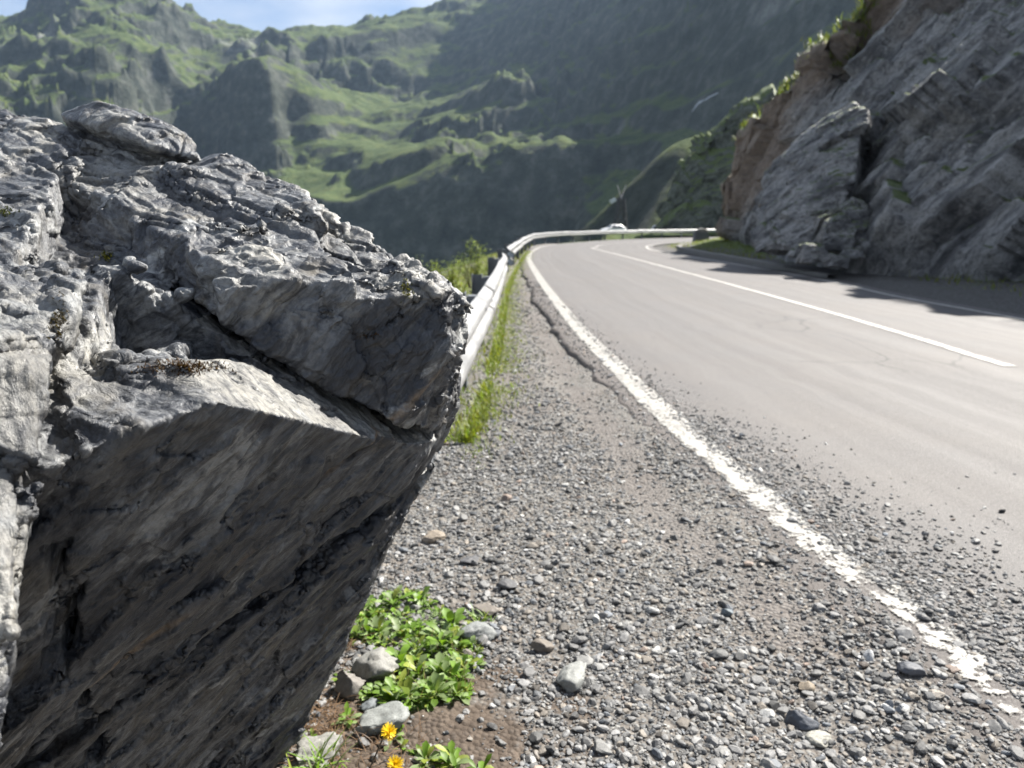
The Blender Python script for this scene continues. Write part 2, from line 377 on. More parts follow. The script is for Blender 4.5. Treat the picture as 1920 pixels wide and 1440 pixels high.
    def rough(P, s):                    # broken-rock facets
        Q = P@FOLI.T
        Q = Q+0.05*np.stack([pnoise(P*3.1, 11), pnoise(P*3.1, 12), pnoise(P*3.1, 13)], 1)
        f1, e1 = facets(Q/np.array([.30, .22, .10]), 21); f2, e2 = facets(Q/np.array([.13, .10, .035]), 22)
        top = smooth(0.0, .5, P@A[0]-A[1]+.25)        # the upper part is more broken than the overhanging face
        calm = 1-.72*np.exp(-(np.minimum(np.abs(P@T1[0]-T1[1])*(P@FOLI[0] > -9), np.abs(P@T2[0]-T2[1]))/.04)**2)*smooth(-.14, -.04, P@F[0]-F[1])
        calm = calm*(1-.75*smooth(.04, .0, convex(P.astype(np.float32), CAP)))
        f3, e3 = facets(Q/np.array([.26, .17, .075])+5, 23); f4, e4 = facets(Q/np.array([.10, .07, .028])+5, 24)
        return s+calm*(f1*(.010+.012*top)+f2*(.002+.008*top)+(1-top)*(.016*f3+.0065*f4)).astype(np.float32)
    band = np.abs(s) < 0.05; s[band] = rough(X[band].astype(float), s[band])
    S = s.reshape(n); S[[0, -1]] = 1; S[:, [0, -1]] = 1; S[:, :, [0, -1]] = 1
    V, Qd = surface_nets(S, lo, h)
    V, Qd = catmull(V, Qd, 2)
    for it in range(2):                 # pull the fine mesh back onto the sharp solid
        N = vert_normals(V, Qd); wv = (W1*pnoise(V*2.6, 3)+W2*pnoise(V*6.5, 4)).astype(np.float32)
        sv = rough(V, solid(V.astype(np.float32), wv)); V = V-N*np.clip(sv, -.010, .010)[:, None]*.8
    V = relax(V, Qd, V, 1, .5)
    N = vert_normals(V, Qd)
    Q = V@FOLI.T; W = np.stack([pnoise(V*5, 31), pnoise(V*5, 32), pnoise(V*5, 33)], 1); Q2 = Q+.025*W
    top = smooth(0.0, .5, V@A[0]-A[1]+.25)
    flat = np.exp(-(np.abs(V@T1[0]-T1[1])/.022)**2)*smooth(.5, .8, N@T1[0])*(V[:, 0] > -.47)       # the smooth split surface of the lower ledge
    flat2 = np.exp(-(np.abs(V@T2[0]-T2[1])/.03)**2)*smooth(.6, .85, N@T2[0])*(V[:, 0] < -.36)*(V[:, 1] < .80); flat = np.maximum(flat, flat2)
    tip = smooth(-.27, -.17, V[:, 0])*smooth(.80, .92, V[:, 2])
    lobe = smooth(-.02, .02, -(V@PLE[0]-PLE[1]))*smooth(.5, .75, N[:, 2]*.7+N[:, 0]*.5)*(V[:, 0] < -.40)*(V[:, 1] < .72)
    g1, k1 = facets(Q2/np.array([.065, .045, .014]), 41); g2, k2 = facets(Q2/np.array([.026, .02, .006]), 42)
    lay = vnoise(Q2/np.array([.30, .22, .013]), 43, 2); lay2 = vnoise(Q2/np.array([.05, .05, .0045]), 44, 1)
    up = smooth(-.3, .5, N[:, 2])
    capz = smooth(.03, .0, convex(V.astype(np.float32), CAP))
    amp = .40+.60*np.maximum(top*.6, up)
    mask = .45+.55*smooth(-.25, .35, pnoise(V*4.2, 45))
    d = amp*mask*.8*(1-.55*capz)*relax(V, Qd, .0080*g1+.0070*lay, 1, .8)+0*(g2)+.0016*fbm(V*60, 3, 46)
    def saw(h, wob, sd):                # thin plates that overlap like the leaves of a book
        t = Q[:, 2]/h+wob*pnoise(V*np.array([7., 7., 7.]), sd)+.35*wob*pnoise(V*23, sd+1); k_ = np.floor(t); f_ = t-k_
        r_ = _r(_h(k_.astype(np.int64).astype(np.uint32), np.uint32(7)+0*k_.astype(np.int64).astype(np.uint32), np.uint32(3)+0*k_.astype(np.int64).astype(np.uint32), sd))
        return (f_*smooth(1.0, .84, f_))*(.25+.75*r_)
    pat = smooth(-.35, .25, pnoise(V*np.array([4., 4., 4.]), 61)); pat2 = smooth(-.3, .3, pnoise(V*9, 62))
    d = d+(.35+.65*np.maximum(top*.8, up))*(pat*.0085*saw(.021, .9, 63)+pat2*.0045*saw(.0105, .8, 65))
    cr, ce = facets(Q/np.array([.21, .12, .16])+.35*W, 47); d -= .006*smooth(.035, .0, ce)*smooth(-.1, .3, pnoise(V*3, 48))
    d = d*(1-.65*flat)+tip*(.007*facets(Q2/np.array([.07, .06, .045]), 51)[0]+.0025*facets(Q2/np.array([.03, .025, .012]), 52)[0]); V = V+N*d[:, None]; wx = smooth(-.02, .03, V@A[0]-A[1]+.06)*smooth(-.25, .3, pnoise(V*5.5, 53)+.5*pnoise(V*17, 54)); vein = np.exp(-((V@J1[0]-J1[1]-.004+.010*pnoise(V*9, 56))/.0045)**2)*smooth(-.06, -.03, V@F[0]-F[1])*smooth(-.25, .1, pnoise(V*7, 57)); pale_lit = np.clip(flat*.85+lobe*.7+.62*wx+.4*tip*smooth(-.2, .3, pnoise(V*14, 55)), 0, 1)  # weathered paleness on ledge and lobe; upper faces also get sunlit brightness as colour
    keep = V[:, 2][Qd].min(1) > -.085
    o = np_mesh('boulder', V, Qd[keep], M_BOULDER, color=np.stack([pale_lit, vein, pale_lit*0], 1), label='huge dark grey layered boulder filling the near roadside, overhanging the gravel', cat='boulder')
    return o
boulder = make_boulder()
# ---------------------------------------------------------------- layout of the road (metres, x to the right, y ahead)
EDGE = spline([(1.66, -9), (1.62, -6), (1.52, -2), (1.40, 0.6)] + [tuple(G(*p)[:2]) for p in [(1790, 1222), (1655, 1110), (1548, 1040), (1395, 905), (1290, 815), (1180, 712), (1065, 592), (1008, 516), (991, 482)]] + [(1.15, 36), (2.1, 43), (4.6, 50), (9.0, 59.5), (15, 67), (22, 73), (32, 79), (46, 84)])
CENT = spline([(4.75, -9), (4.65, -2), (4.5, 2)] + [tuple(G(*p)[:2]) for p in [(1905, 691), (1700, 628), (1500, 570), (1300, 515), (1180, 483), (1113, 466)]] + [(4.6, 40), (6.0, 46), (9.2, 52.5), (14, 58), (21, 63.5), (31, 69), (45, 73)])
INN = spline([(7.1, -9), (6.9, -2), (6.7, 4)] + [tuple(G(*p)[:2]) for p in [(1910, 598), (1685, 557), (1510, 519), (1310, 484)]] + [(6.85, 34), (7.3, 39), (8.3, 43.5), (10.6, 48.5), (15, 53), (21, 57), (31, 62), (45, 66)])
RAIL = [(-.36, 2.3), (-.31, 4), (-.25, 6), (-.2, 9), (-.17, 12.6), (.02, 20), (.5, 30), (1.0, 38), (1.75, 45), (4.2, 53.5), (9, 63.8), (15, 72), (22, 79), (33, 86), (47, 91)]
RAILS = resample(spline(RAIL, 10), step=0.5)
def side_dist(pts, poly):               # signed distance to a polyline, positive on its left, and the distance along it
    pts = np.asarray(pts, float); best = np.full(len(pts), 1e9); sg = np.zeros(len(pts)); al = np.zeros(len(pts)); acc = 0
    for a, b in zip(poly[:-1], poly[1:]):
        e = b-a; L = np.linalg.norm(e); t = np.clip(((pts-a)@e)/(L*L), 0, 1); q = pts-a-t[:, None]*e; d = np.hypot(q[:, 0], q[:, 1])
        c = e[0]*(pts[:, 1]-a[1])-e[1]*(pts[:, 0]-a[0]); m = d < best
        best[m] = d[m]; sg[m] = np.sign(c[m]); al[m] = (acc+t*L)[m]; acc += L
    return best*sg, al
RAILX = np.vstack([[(-.45, -40), (-.42, -6)], RAILS]); EDGER = resample(EDGE, step=0.4); INNR = resample(INN, step=0.4)

# ---------------------------------------------------------------- far terrain: one sheet from the road to the mountains
CPTS = np.array([  # pixel, pixel, metres ahead
 (-900,-230,1300),(-500,-40,1350),(-250,100,1400),(-120,95,1420),(0,56,1450),(40,42,1450),(95,12,1450),(170,-10,1480),(240,2,1500),(290,18,1500),(340,38,1550),(400,60,1600),(470,68,1620),(560,60,1620),(600,50,1620),(690,47,1600),(722,34,1560),(745,44,1560),(765,38,1570),(800,34,1570),(835,42,1570),(880,26,1540),(930,12,1500),(1010,-60,1450),(1150,-140,1350),(1400,-260,1150),(1800,-420,900),(2600,-500,800),
 (-900,260,2400),(0,240,2400),(470,240,2500),(900,200,2400),(1400,60,2300),(2400,0,2200),
 # spur falling from the peak towards the left
 (235,40,1330),(150,95,1180),(60,150,1050),(-40,210,950),(-250,320,820),(90,60,1380),(0,110,1250),(-120,160,1150),
 # lit bowl right of it, with broken buttresses
 (350,75,1450),(450,110,1420),(330,130,1290),(420,170,1250),(600,90,1480),(700,95,1450),(250,180,1120),(150,250,960),(50,300,860),
 (300,110,1230),(240,150,1080),(300,380,760),(580,215,1100),(640,180,1280),(690,150,1400),(740,170,1380),
 (510,116,1100),(560,150,1150),(440,188,1120),(372,238,1140),(430,305,1085),(485,298,1062),(380,320,1105),(535,262,1100),(450,370,960),(330,210,1190),(350,330,1100),
 (500,330,950),(540,370,860),(560,290,1040),(640,250,1100),(720,220,1180),(790,190,1280),(800,150,1400),(850,110,1450),(880,160,1340),
 (600,300,980),(620,335,880),(590,365,800),(500,440,780),(420,470,640),(560,430,700),
 # lit spur in the middle and its dark cliff
 (1000,118,1180),(950,140,1150),(900,165,1080),(860,200,1010),(800,245,930),(740,285,850),(690,320,800),(640,352,800),(930,215,960),(860,262,880),
 (590,376,765),(590,423,745),(590,490,725),(640,384,755),(640,427,735),(640,490,715),(700,366,740),(700,418,720),(700,490,700),(760,347,724),(760,408,704),(760,490,684),(820,336,708),(820,403,688),(820,490,668),(880,322,694),(880,396,674),(880,490,654),(930,312,682),(930,391,662),(930,490,642),(990,308,668),(990,389,648),(990,490,628),(1045,306,650),(1045,388,630),(1045,490,610),
 (1040,200,960),(1000,278,790),(1050,292,735),(930,288,780),(960,296,755),
 # big shaded wall on the right
 (1110,100,980),(1050,150,1000),(1140,0,1080),(1200,-60,1060),(1110,190,860),(1150,250,740),(1180,120,840),(1250,40,840),(1300,-60,840),(1250,180,670),(1210,290,590),(1330,100,650),(1400,-20,640),(1500,-140,600),(1380,200,540),(1480,60,530),(1600,-60,500),(1120,340,540),(1140,420,470),(1260,330,470),(1400,300,430),(1560,160,410),(1700,60,390),(1900,-80,400),(2300,-200,420),
 # low spur with a lit crest behind the pylon
 (1290,278,215),(1240,300,220),(1180,345,226),(1130,392,230),(1095,428,233),(1290,296,212),(1240,318,217),(1180,363,223),(1130,407,228),(1250,350,206),(1180,405,216),(1135,430,223),(1340,262,222),(1420,230,238),(1330,325,202),(1440,300,196),
 (1100,470,260),(1180,450,290),(1300,400,330),(1420,370,340),
 # the bottom of the valley
 (900,520,330),(700,520,360),(500,520,380),(200,540,420),(-300,560,480),(-900,500,600),(1000,520,220),(800,600,200),(500,640,200),(0,640,220),(-700,640,260),
], float)
def ctrl():
    A_, E_, L_ = [], [], []
    for px, py, Y in CPTS:
        d = ray(px, py); A_.append(d[0]/d[1]); E_.append(d[2]/d[1]); L_.append(math.log(Y))
    return np.array(A_), np.array(E_), np.array(L_)
ca_, ce_, cl_ = ctrl(); KL = 0.75
CX = np.stack([ca_, cl_*KL], 1)
def tps(r2): return 0.5*r2*np.log(r2+1e-9)
def tps_fit(X, y, lam=2e-4):
    n = len(X); K = tps(((X[:, None]-X[None])**2).sum(-1)) + lam*np.eye(n); Pm = np.hstack([np.ones((n, 1)), X])
    M = np.block([[K, Pm], [Pm.T, np.zeros((3, 3))]]); return np.linalg.solve(M, np.concatenate([y, [0, 0, 0]]))
TW = tps_fit(CX, ce_)
def tps_eval(Q):
    out = np.empty(len(Q))
    for i in range(0, len(Q), 40000):
        q = Q[i:i+40000]; out[i:i+40000] = tps(((q[:, None]-CX[None])**2).sum(-1))@TW[:len(CX)] + TW[len(CX)] + q@TW[len(CX)+1:]
    return out
TA = np.concatenate([np.linspace(-1.5, -.80, 60, endpoint=False), np.linspace(-.80, .62, 780, endpoint=False), np.linspace(.62, 1.7, 90)])
TY = np.exp(np.concatenate([np.linspace(math.log(3.0), math.log(150), 190, endpoint=False), np.linspace(math.log(150), math.log(1750), 620, endpoint=False), np.linspace(math.log(1750), math.log(2500), 30)]))
def near_height(x, y):                  # bank falling away outside the guardrail, level under the road
    dl, al = side_dist(np.stack([x, y], 1), RAILX)
    P = np.stack([x*.35, y*.35, x*0], 1)
    z = np.where(dl > 0.35, -0.10-0.22*(dl-.35)-.010*np.clip(dl-1.0, 0, 40)**2, -0.10-.14*smooth(.2, -.6, dl))
    z = z+np.clip(dl, 0, 6)*.05*fbm(P, 3, 71)
    ph = smooth(95, 112, y)*smooth(8, 14, x)*smooth(.42, .30, x/np.maximum(y, 1))      # the terrace where the cars stand
    z = np.where(y > 90, np.maximum(z, -2.2*1+0*z)*1, z) if False else z
    return z, dl
def terrain():
    a, Y = np.meshgrid(TA, TY, indexing='ij'); a = a.ravel(); Y = Y.ravel(); x = a*Y
    e = tps_eval(np.stack([a, np.log(Y)*KL], 1)); zf = CAM_H+e*Y
    # crags and gullies
    P = np.stack([x, Y, zf*1.0], 1)
    amp = smooth(120, 500, Y)
    warp = 60*np.stack([pnoise(P/210, 81), pnoise(P/210, 82), 0*x], 1)*amp[:, None]
    r1 = ridged((P+warp)/np.array([260, 260, 170]), 5, 83, .55); r2 = ridged((P+warp*.5)/np.array([75, 75, 60]), 4, 84, .55)
    f1, _ = facets((P+warp*.3)/np.array([60, 60, 35]), 85); f2, _ = facets(P/np.array([22, 22, 15]), 86)
    rocky = smooth(-.15, .4, pnoise(P/300, 87)+.45*pnoise(P/85, 88))
    zf = zf+amp*((9+17*rocky)*(r1-r1.mean())+(5+9*rocky)*(r2-r2.mean())+rocky*(12*f1+2.6*f2)+.25*fbm(P/9, 2, 89))*(.45+.55*smooth(400, 1100, Y))*smooth(2450, 1750, Y)
    tt = (zf+45*pnoise(P/240, 91)+14*pnoise(P/60, 92))/46; ft = tt-np.floor(tt)      # benches and cliff bands
    zf = zf+46*(smooth(.55, 1.0, ft)-ft)*.46*amp*smooth(-.45, .15, pnoise(P/280, 93))*smooth(2300, 1700, Y)*(.35+.65*smooth(1500, 1000, Y))
    zn, dl = near_height(x, Y)
    # terrace and cars' ground past the bend, low spur behind it
    t = smooth(70, 165, Y)
    z = np.where(t >= 1, zf, zn*(1-t)+zf*t)
    tw = smooth(.08, .13, a)*smooth(.60, .40, a)*smooth(78, 100, Y)*smooth(165, 135, Y); z = z*(1-tw)+tw*(-.35+.25*fbm(P/6, 2, 90))
    z = np.minimum(z, np.where((dl < 1.5) & (Y < 95), zn, 1e9))
    return np.stack([x, Y, z], 1), zf
TV, _zf = terrain()
TZ = TV[:, 2].reshape(len(TA), len(TY))
def ground_z(x, y):
    a = np.interp(x/y, TA, np.arange(len(TA))); l = np.interp(np.log(y), np.log(TY), np.arange(len(TY)))
    i = int(min(a, len(TA)-2)); j = int(min(l, len(TY)-2)); f = a-i; g = l-j
    return (TZ[i, j]*(1-f)+TZ[i+1, j]*f)*(1-g)+(TZ[i, j+1]*(1-f)+TZ[i+1, j+1]*f)*g
def terrain_hit(px, py, y0=80, y1=2400):
    d = ray(px, py); d = d/d[1]
    for Y in np.exp(np.linspace(math.log(y0), math.log(y1), 900)):
        if CAM_H+d[2]*Y < ground_z(d[0]*Y, Y): return np.array([d[0]*Y, Y, CAM_H+d[2]*Y])
m = Mat('alpine_slope'); p = m.pos(); nz = m.sep(m.n('NewGeometry').outputs['Normal'])[2]
n1 = m.noise(p, .012, 9, .62); n2 = m.noise(p, .06, 9, .68); n3 = m.noise(p, .35, 6, .65); n4 = m.noise(p, .0035, 4, .5)
grass = m.ramp(n2, [(.30, (.028, .043, .017)), (.5, (.060, .080, .026)), (.68, (.105, .118, .042))])
grass = m.mix(m.ramp(n3, [(.4, .55), (.6, 0.0)]), grass, (.035, .058, .022))
rock = m.ramp(n2, [(.32, (.020, .025, .021)), (.5, (.046, .053, .043)), (.7, (.105, .108, .095))])
k = m.math('ADD', nz, m.math('MULTIPLY', m.math('SUBTRACT', n2, .5), .75)); k = m.math('ADD', k, m.math('MULTIPLY', m.math('SUBTRACT', n1, .5), .55))
c = m.mix(m.ramp(k, [(.66, 0.0), (.80, 1.0)]), rock, grass)
scree = m.ramp(n3, [(.3, (.10, .105, .10)), (.7, (.24, .24, .225))])
c = m.mix(m.ramp(m.math('ADD', n4, m.math('MULTIPLY', n1, .5)), [(.86, 0.0), (.93, .8)]), c, scree)
M_TERRAIN = m.fin(c, .95, m.bump(m.math('ADD', n2, m.math('MULTIPLY', n3, .35)), 1.0, 3.5), .15)
np_mesh('hillside', TV, grid_faces(len(TA), len(TY)), M_TERRAIN, kind='structure')

# ---------------------------------------------------------------- road, shoulder, markings
def resample_like(poly, n): return resample(poly, n=n)
NR, NC = 700, 40
eE, eI = resample(EDGE, n=NR), resample(INN, n=NR)
# pair the two edges so the cross lines stay square in the bend
def pair(poly, to):
    q = resample(poly, step=.1); out = []; j = 0
    for pnt in to:
        seg = q[j:j+400]; k_ = int(np.argmin(((seg-pnt)**2).sum(1))); j += k_; out.append(q[j])
    return np.array(out)
cl = resample(CENT, n=NR)
def blur(q, k=15): return np.stack([np.convolve(np.pad(q[:, c], k//2, 'edge'), np.ones(k)/k, 'valid') for c in (0, 1)], 1)
L = blur(pair(EDGE, cl)); R = blur(pair(INN, cl))
tl = np.gradient(L, axis=0); tl /= np.linalg.norm(tl, axis=1, keepdims=True); nl = np.stack([-tl[:, 1], tl[:, 0]], 1)
along = np.concatenate([[0], np.cumsum(np.linalg.norm(np.diff(cl, axis=0), axis=1))])
over = .34+.16*pnoise(np.stack([along*.45, along*0, along*0], 1), 101)+.10*pnoise(np.stack([along*2.1, along*0, along*0], 1), 102)+.05*pnoise(np.stack([along*6, along*0, along*0], 1), 103)
over *= 1-.35*smooth(12, 2, L[:, 1])
LA = L+nl*over[:, None]; RA = R+(R-L)/np.linalg.norm(R-L, axis=1, keepdims=True)*.35
us = np.concatenate([[0, .003, .008], np.linspace(.03, 1, NC-3)])
RV = np.empty((NR, NC, 3)); RV[:, :, :2] = LA[:, None]+(RA-LA)[:, None]*us[None, :, None]
RV[:, :, 2] = 0; RV[:, 0, 2] = -.045; RV[:, 1, 2] = -.006
cross = us[None]*np.linalg.norm(RA-LA, axis=1)[:, None]
RV[:, :, 2] -= .012*np.exp(-((cross-1.25)/.35)**2)+.012*np.exp(-((cross-2.75)/.35)**2)
RV[:, :, 2] += .006*fbm(RV.reshape(-1, 3)*.5, 3, 104).reshape(NR, NC)*(us[None] > .003)
road = np_mesh('road', RV.reshape(-1, 3), grid_faces(NR, NC)[:, ::-1], None, kind='structure')
uv = road.data.uv_layers.new(name='lane'); li = np.empty(len(road.data.loops), np.int32); road.data.loops.foreach_get('vertex_index', li)
uvv = np.stack([cross, np.repeat(along[:, None], NC, 1)], -1).reshape(-1, 2)[li]; uv.data.foreach_set('uv', uvv.astype(np.float32).ravel())
m = Mat('worn_asphalt'); p = m.pos(); u = m.n('UVMap', uv_map='lane').outputs[0]; us_ = m.sep(u)
wob = m.math('ADD', us_[0], m.math('MULTIPLY', m.math('SUBTRACT', m.noise(m.map(u, (1, .08, 1)), 1.0, 3), .5), .55))
track = m.noise(m.map(m.n('CombineXYZ', {0: wob, 1: m.math('MULTIPLY', us_[1], .012)}).outputs[0], (1, 1, 1)), 3.4, 5, .6)
big = m.noise(p, .7, 6, .6); fine = m.noise(p, 170, 4, .75); stone = m.voro(p, 85)
c = m.ramp(track, [(.35, (.099, .092, .091)), (.5, (.108, .101, .099)), (.66, (.118, .111, .109))])
c = m.mix(m.ramp(big, [(.42, 0.0), (.7, .5)]), c, (.125, .110, .099))
c = m.mix(m.ramp(fine, [(.38, 1.0), (.5, 0.0), (.56, 0.0), (.68, .8)]), c, (.045, .044, .044))
c = m.mix(m.ramp(stone, [(.08, .75), (.30, 0.0)]), c, (.23, .222, .21))
crk = m.voro(m.mix(.12, p, m.n('TexNoise', {'Vector': p, 'Scale': 3.0, 'Detail': 4}).outputs['Color'], 'LINEAR_LIGHT'), .55, 'DISTANCE_TO_EDGE')
crm = m.math('MULTIPLY', m.ramp(crk, [(.002, 1.0), (.009, 0.0)]), m.ramp(m.noise(p, .35, 2), [(.5, 0.0), (.6, .7)]))
c = m.mix(crm, c, (.03, .03, .03))
edge = m.ramp(m.math('ADD', us_[0], m.math('MULTIPLY', m.noise(p, 5, 5), .5)), [(.25, 1.0), (.75, 0.0)])
c = m.mix(m.math('MULTIPLY', edge, .75), c, (.080, .066, .058))
road.data.materials.append(m.fin(c, m.ramp(track, [(.3, .78), (.7, .64)]), m.bump(m.math('ADD', fine, m.math('MULTIPLY', stone, .6)), .55, .006), .45))

def paint_mat(name, lo_, hi_, soft, k_=1.0):
    m = Mat(name); p = m.pos(); u = m.sep(m.n('UVMap', uv_map='lane').outputs[0])
    n = m.noise(p, 9, 8, .7); n2 = m.noise(p, 55, 5, .7); crk = m.voro(m.mix(.2, p, m.n('TexNoise', {'Vector': p, 'Scale': 8.0, 'Detail': 4}).outputs['Color'], 'LINEAR_LIGHT'), 3.2, 'DISTANCE_TO_EDGE')
    e = m.math('MULTIPLY', m.math('ABSOLUTE', m.math('SUBTRACT', u[0], .5)), 2.0)          # 0 in the middle, 1 at the edge
    s = m.math('ADD', m.math('MULTIPLY', m.math('SUBTRACT', n, .5), 2.2), m.math('MULTIPLY', m.math('SUBTRACT', n2, .5), .9))
    a = m.math('SUBTRACT', m.math('ADD', s, m.math('ADD', soft-.80, m.math('MULTIPLY', m.n('MapRange', {0: m.sep(p)[1], 1: 1.3, 2: 4.6}).outputs[0], .70))), m.math('MULTIPLY', m.math('POWER', e, 3.0), 1.1))
    a = m.math('MULTIPLY', m.ramp(a, [(lo_, 0.0), (hi_, 1.0)]), m.ramp(crk, [(.006, 0.0), (.016, 1.0)]))
    c = m.mix(m.ramp(n2, [(.35, .6), (.6, 0.0)]), tuple(q*k_ for q in (.31, .30, .28)), tuple(q*k_ for q in (.19, .18, .168)))
    m.set(m.b.inputs['Alpha'], a)
    return m.fin(c, .6, m.bump(n2, .4, .003), .4)
M_PAINT = paint_mat('road_paint', .25, .40, 1.0); M_PAINT2 = paint_mat('lane_paint', .18, .38, 1.05, 1.25)
def strip(name, poly, w, z=.006, n=None, y0=None, y1=None):
    q = resample(poly, step=.12); 
    if y0 is not None: q = q[(q[:, 1] > y0)]
    t = np.gradient(q, axis=0); t /= np.linalg.norm(t, axis=1, keepdims=True); nn = np.stack([-t[:, 1], t[:, 0]], 1); k_ = 7
    v = np.linspace(-.5, .5, k_); V = np.empty((len(q), k_, 3)); V[:, :, :2] = q[:, None]+nn[:, None]*v[None, :, None]*w
    # follow the road surface
    from mathutils.bvhtree import BVHTree
    V[:, :, 2] = z
    for i in range(len(q)):
        for j in range(k_):
            h = ROADBVH.ray_cast(Vector((V[i, j, 0], V[i, j, 1], 2)), Vector((0, 0, -1)))
            if h[0] is not None: V[i, j, 2] = h[0].z+z
    o = np_mesh(name, V.reshape(-1, 3), grid_faces(len(q), k_)[:, ::-1], M_PAINT if w == .23 else M_PAINT2, kind='structure')
    uv = o.data.uv_layers.new(name='lane'); li = np.empty(len(o.data.loops), np.int32); o.data.loops.foreach_get('vertex_index', li)
    al = np.repeat((np.arange(len(q))*.12)[:, None], k_, 1); uvv = np.stack([np.repeat(v[None]+.5, len(q), 0), al], -1).reshape(-1, 2)[li]; uv.data.foreach_set('uv', uvv.astype(np.float32).ravel())
    return o
from mathutils.bvhtree import BVHTree
ROADBVH = BVHTree.FromPolygons([Vector(v) for v in RV.reshape(-1, 3)], grid_faces(NR, NC).tolist())
strip('road_marking', EDGE, .23); strip('road_marking', CENT, .145, y0=float(G(1905, 691)[1])); strip('road_marking', INN, .15)

# shoulder: packed dirt and gravel from left of the rail to under the road edge
xs = np.concatenate([np.linspace(-6, -1.4, 14, endpoint=False), np.linspace(-1.4, 2.2, 150)]); ys = np.concatenate([np.linspace(-8, 1, 20, endpoint=False), np.linspace(1, 6, 190, endpoint=False), 6*np.exp(np.linspace(0, math.log(48/6), 240))])
gx, gy = np.meshgrid(np.linspace(0, 1, len(xs)), ys, indexing='ij')
ru = (xs-(-6))/(2.2+6); le = np.interp(ys, EDGE[:260, 1], EDGE[:260, 0]) if False else None
EX = np.interp(ys, EDGER[EDGER[:, 1] < 49][:, 1], EDGER[EDGER[:, 1] < 49][:, 0])
X_ = xs[:, None]*np.ones_like(ys)[None]; shift = (EX-.62)[None]*smooth(-.6, .6, xs)[:, None]; X_ = X_+shift
Y_ = ys[None]*np.ones_like(xs)[:, None]
Pg = np.stack([X_.ravel(), Y_.ravel(), 0*X_.ravel()], 1)
dl, _ = side_dist(Pg[:, :2], RAILX); de = Pg[:, 0]-np.repeat(EX[None], len(xs), 0).ravel()
def shoulder_z(x, y):
    P = np.stack([x, y, 0*x], 1)
    z = -.018+.020*fbm(P*1.3, 4, 111)+.008*fbm(P*9, 3, 112)+.004*np.abs(fbm(P*40, 2, 113))
    return z
zg = shoulder_z(Pg[:, 0], Pg[:, 1]); zg = zg-.05*np.exp(-((de+.55)/.12)**2)*.35
nearf = smooth(9, 4, Pg[:, 1]); ov = np.repeat(np.interp(ys, LA[:520, 1], over[:520])[None], len(xs), 0).ravel()
zg = zg-.035*smooth(4, 8, Pg[:, 1])*smooth(-.9, -.45, de)+0*nearf+nearf*.016*np.exp(-((de+ov)/.10)**2)
zg = np.where(de > -ov+.06, np.minimum(zg, -.012-.1*smooth(-.0, .25, de+ov-.06)), zg)
zg = np.where(dl > .3, zg-.24*(dl-.3)-.012*np.clip(dl-1, 0, 9)**2*smooth(3, 5, Pg[:, 1]), zg)
Pg[:, 2] = zg
band_ = np.exp(-((de+.46-.10*pnoise(Pg*np.array([0, .8, 0]), 114))/.13)**2)*smooth(-.25, .25, pnoise(Pg*np.array([2.0, 1.3, 0]), 115)+.25)*smooth(1.6, 2.2, Pg[:, 1])
m = Mat('gravel_dirt'); p = m.pos(); n1 = m.noise(p, 1.6, 7, .6); n2 = m.noise(p, 26, 6, .7); v1 = m.voro(p, 62); v2 = m.n('TexVoronoi', {'Vector': p, 'Scale': 62.0}).outputs['Color']
v3 = m.voro(p, 130); vc = m.sep(v2)[0]
st = m.ramp(vc, [(0.0, (.075, .078, .082)), (.5, (.15, .152, .15)), (1.0, (.27, .265, .25))])
dirt = m.ramp(n2, [(.3, (.075, .068, .061)), (.7, (.165, .150, .135))])
x = m.sep(p)[0]
dv = m.n('VectorMath', {0: p, 1: (-.27, 1.58, 0)}, operation='DISTANCE').outputs['Value']
brown = m.ramp(m.math('SUBTRACT', m.math('ADD', m.noise(p, 3.4, 6, .65), .32), m.math('MULTIPLY', dv, 1.05)), [(.36, 0.0), (.46, 1.0)])
c = m.mix(m.ramp(v1, [(.30, 1.0), (.55, 0.0)]), dirt, st)
c = m.mix(m.math('MULTIPLY', brown, .92), c, m.ramp(n2, [(.3, (.040, .028, .020)), (.7, (.105, .080, .060))]))
c = m.mix(m.ramp(n1, [(.52, 0.0), (.66, .6)]), c, (.13, .108, .092))
bd = m.n('VertexColor', layer_name='tint').outputs[0]
c = m.mix(m.ramp(m.math('ADD', m.sep(bd)[0], m.math('MULTIPLY', m.math('SUBTRACT', n2, .5), .6)), [(.30, 0.0), (.6, .65)]), c, m.ramp(n2, [(.3, (.10, .089, .082)), (.7, (.165, .150, .140))]))
M_GRAVEL = m.fin(c, .9, m.bump(m.math('ADD', m.math('MULTIPLY', v1, -.8), m.math('MULTIPLY', n2, .5)), .9, .012), .3)
np_mesh('shoulder', Pg, grid_faces(len(xs), len(ys))[:, :], M_GRAVEL, color=np.repeat(band_[:, None], 3, 1), kind='structure')
